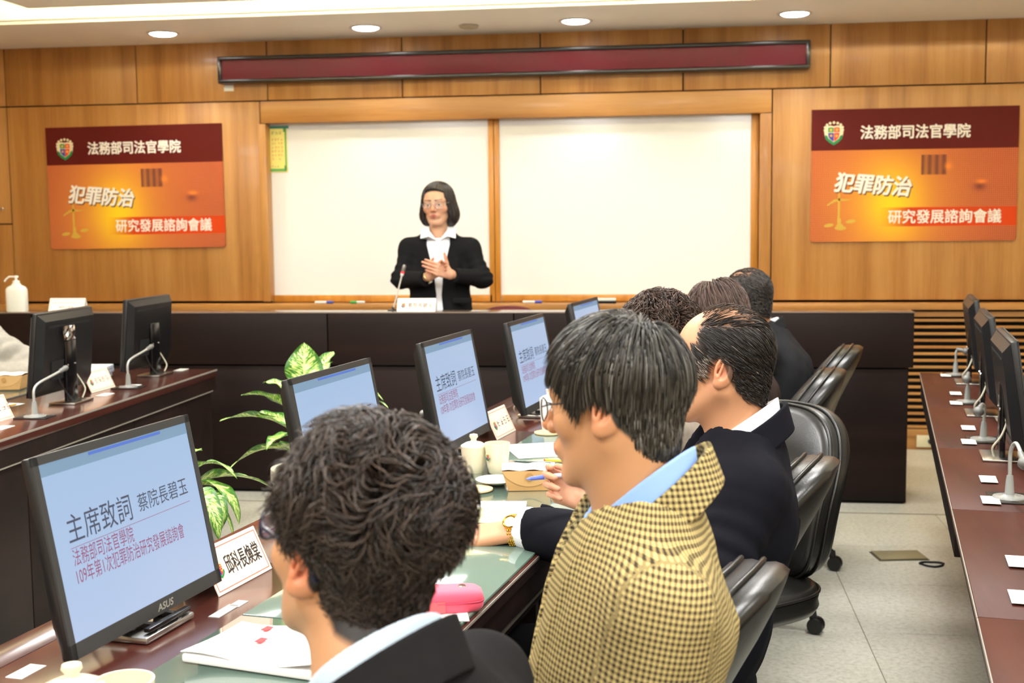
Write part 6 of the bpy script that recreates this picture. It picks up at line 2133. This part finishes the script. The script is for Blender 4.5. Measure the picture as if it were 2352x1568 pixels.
# ------------------------------------------------------------------ three people further along the table
def far_person(kind, label, ear, dE, fa, ft, pitch, Npx, jm, skin, hairA, hairB, hscale=1.0, roll=0.0, back=.10, shz=.07):
    f_h, f_t = face(fa), face(ft)
    H0 = Head((0, 0, 0), f_h, pitch=R(pitch), roll=R(roll))
    c = V3(px(ear[0], ear[1], dE)) - H0.R @ (np.array((-.018, .080, -.003)) * hscale)
    N = px(*Npx)
    L_ = left_of(f_t)
    H = Head(c, f_h, pitch=R(pitch), roll=R(roll), neck_to=N - Z * .03, scale=hscale, fem=kind != 'man')
    org = Vector((N.x + .1, N.y, 0))
    me = thing('person', label, 'person', org)
    pel = N - f_t * back - Z * .50
    shL, shR = N + L_ * .18 - Z * shz, N - L_ * .18 - Z * shz
    elL, elR = shL - Z * .25 + f_t * .12, shR - Z * .25 + f_t * .12
    wrL, wrR = elL + f_t * .24 + Z * .03 - L_ * .04, elR + f_t * .24 + Z * .03 + L_ * .04
    T_ = Torso(pel, N, f_t, (shL, shR), (elL, elR), (wrL, wrR), chest=(.115, .16), belly=(.125, .16), arm=(.062, .056, .05, .042))
    if kind == 'man':
        hm0 = hairline([-.09, -.085, -.066, -.035, .01, .03, .03, -.01, -.006, .06, .12, .15])
        hm = lambda q: hm0(q) * (1 - .75 * np.clip((q[:, 2] - .085) / .015, 0, 1) * np.clip((q[:, 0] + .085) / .04, 0, 1))
    else:
        hm = hairline([-.10, -.095, -.08, -.06, -.04, -.03, -.02, -.01, .0, .05, .07, .08])
    parts = [head_mesh(H, .004, skin=skin, hair=hairA, hairmask=hm), inner_mesh(T_, skin, .02)]
    for wr, el, s_ in ((wrL, elL, 1), (wrR, elR, -1)):
        d = (wr - el).normalized()
        parts.append(hand_mesh(hand_prims(wr + d * .02, d, -Z, -L_ * s_, [(.3, .4, .3)] * 4, arm=el.lerp(wr, .6)), .005, skin))
    J = join_np(parts)
    np_mesh('body', J[0], J[1], SKIN, me, org, J[2])
    jacket_mesh('jacket' if kind == 'man' else 'blouse', T_, jm, me, org, .010, cut=(.2, .004, .5, .055) if kind == 'man' else None, fold=.005 if kind == 'man' else .008)
    if kind == 'man':
        collar(me, org, N, (0, 0, 1), f_h, .070, .063, -.03, .015, .0035, SHIRTW, 'shirt_collar', gap=1, gapw=.012, tilt=.6, h=.004)
        collar(me, org, N, (0, 0, 1), f_t, .092, .075, -.055, .004, .005, jm, 'jacket_collar', gap=1, gapw=.05, tilt=.65, h=.004)
    trousers_mesh(me, org, pel - Z * .04, f_t, L_, [pel + f_t * .44 + L_ * s_ * .12 - Z * .02 for s_ in (1, -1)], [Vector((*(pel + f_t * .42 + L_ * s_ * .12).xy, .10)) for s_ in (1, -1)], TROUS, SHOEM, h=.018)
    if kind == 'curly':
        lenf = lambda q: .05 + 0 * q[:, 0]
        def dirf(q, rs):
            d = q - np.array((-.04, 0, .1)); d = d / np.maximum(np.linalg.norm(d, axis=1), 1e-6)[:, None]
            d[:, 2] -= .4
            return d + .9 * np.stack([np.sin(q[:, 1] * 90 + q[:, 2] * 50), np.sin(q[:, 0] * 80 + 2), np.sin(q[:, 0] * 70 - q[:, 1] * 70)], 1)
        X, q, rs = strands(H, 6000, hm, lenf, dirf, 8, lift=.8, grav=.1, curl=.005, curlf=180., spread=.4, seed=21, layer=.034, stiff=.4, hug=.5)
    elif kind == 'bob':
        lenf = lambda q: .07 + .05 * np.clip(q[:, 2] / .1, 0, 1)
        def dirf(q, rs):
            d = q - np.array((-.035, 0, .115)); d = d / np.maximum(np.linalg.norm(d, axis=1), 1e-6)[:, None]
            d[:, 2] -= .3
            return d
        X, q, rs = strands(H, 6000, hm, lenf, dirf, 7, lift=.3, grav=.1, spread=.08, seed=22, layer=.02, stiff=.45, hug=.7)
    else:
        lenf = lambda q: .014 + .02 * np.clip(q[:, 2] / .08, 0, 1)
        dirf = lambda q, rs: np.stack([-.7 + 0 * q[:, 0], 0 * q[:, 0], -.5 + 0 * q[:, 0]], 1)
        X, q, rs = strands(H, 4000, hm, lenf, dirf, 4, lift=.25, spread=.2, seed=23, layer=.006, stiff=.4, hug=.7, keep=.0006)
    cols = tone(rs, len(X), hairA, hairB, 1.3)
    ribbons(X, rs.uniform(.0010, .0018, len(X)), cols, HAIRM, me, org, 'hair')
far_person('curly', 'woman with curly brown hair in a grey-brown top between the two suited men', (1492, 790), 3.36, 40, 15, 12, (1545, 900, 3.50), fabric('taupe_satin', (150, 138, 124), .5, .05, 300, .2), (226, 176, 140), (38, 28, 24), (104, 78, 62), .95, back=.08)
far_person('bob', 'woman with straight brown hair bowed over the table behind the balding man', (1622, 732), 4.12, 50, 15, 28, (1670, 800, 4.28), fabric('dark_brown_knit', (56, 44, 40)), (226, 176, 140), (52, 38, 32), (112, 84, 70), 1.0, back=.08)
far_person('man', 'man in a black suit at the far end of the row with thinning hair', (1704, 690), 4.93, 38, 12, 6, (1748, 758, 5.06), fabric('charcoal_wool', (40, 40, 42)), (226, 170, 132), (36, 32, 30), (84, 74, 66), 1.0, back=.16, shz=.075)

# ------------------------------------------------------------------ person across the well, only the grey sleeves in view
def sleeve_person():
    f_t = Vector((.985, -.17, 0)).normalized()
    L_ = left_of(f_t)
    N = px(-175, 640, 5.8)
    org = Vector((N.x, N.y, 0))
    me = thing('person', 'person in a grey jacket at the picture edge resting folded arms on the table', 'person', org)
    skin = (226, 172, 134)
    H = Head(V3(N + Z * .17 + f_t * .04), f_t, pitch=R(10), neck_to=N - Z * .03)
    pel = N - f_t * .1 - Z * .5
    shL, shR = N + L_ * .18 - Z * .07, N - L_ * .18 - Z * .07
    elL, elR = px(8, 802, 5.55), px(-110, 866, 5.45)
    wrL, wrR = px(104, 838, 5.6), px(80, 856, 5.52)
    T_ = Torso(pel, N, f_t, (shL, shR), (elL, elR), (wrL, wrR), arm=(.064, .056, .052, .045))
    hm = HL_MAN
    parts = [head_mesh(H, .005, skin=skin, hair=(40, 36, 34), hairmask=hm), inner_mesh(T_, skin, .02)]
    for wr, el, tgt in ((wrL, elL, px(196, 834, 5.62)), (wrR, elR, px(150, 850, 5.5))):
        d = (tgt - wr).normalized()
        parts.append(hand_mesh(hand_prims(wr + d * .02, d, -Z, CF, [(.25, .35, .3)] * 4, arm=el.lerp(wr, .6)), .004, skin))
    J = join_np(parts)
    np_mesh('body', J[0], J[1], SKIN, me, org, J[2])
    jacket_mesh('jacket', T_, fabric('grey_wool', (158, 152, 140)), me, org, .009, fold=.006)
    X, q, rs = strands(H, 2500, hm, lambda q: .03 + 0 * q[:, 0], lambda q, rs: np.stack([-.5 + 0 * q[:, 0], 0 * q[:, 0], -.5 + 0 * q[:, 0]], 1), 4, lift=.3, seed=30, layer=.01)
    ribbons(X, rs.uniform(.001, .0018, len(X)), tone(rs, len(X), (30, 27, 25), (70, 62, 56)), HAIRM, me, org, 'hair')
    trousers_mesh(me, org, pel - Z * .04, f_t, L_, [pel + f_t * .42 + L_ * s_ * .12 - Z * .02 for s_ in (1, -1)], [Vector((*(pel + f_t * .40 + L_ * s_ * .12).xy, .10)) for s_ in (1, -1)], TROUS, SHOEM, h=.02)
sleeve_person()
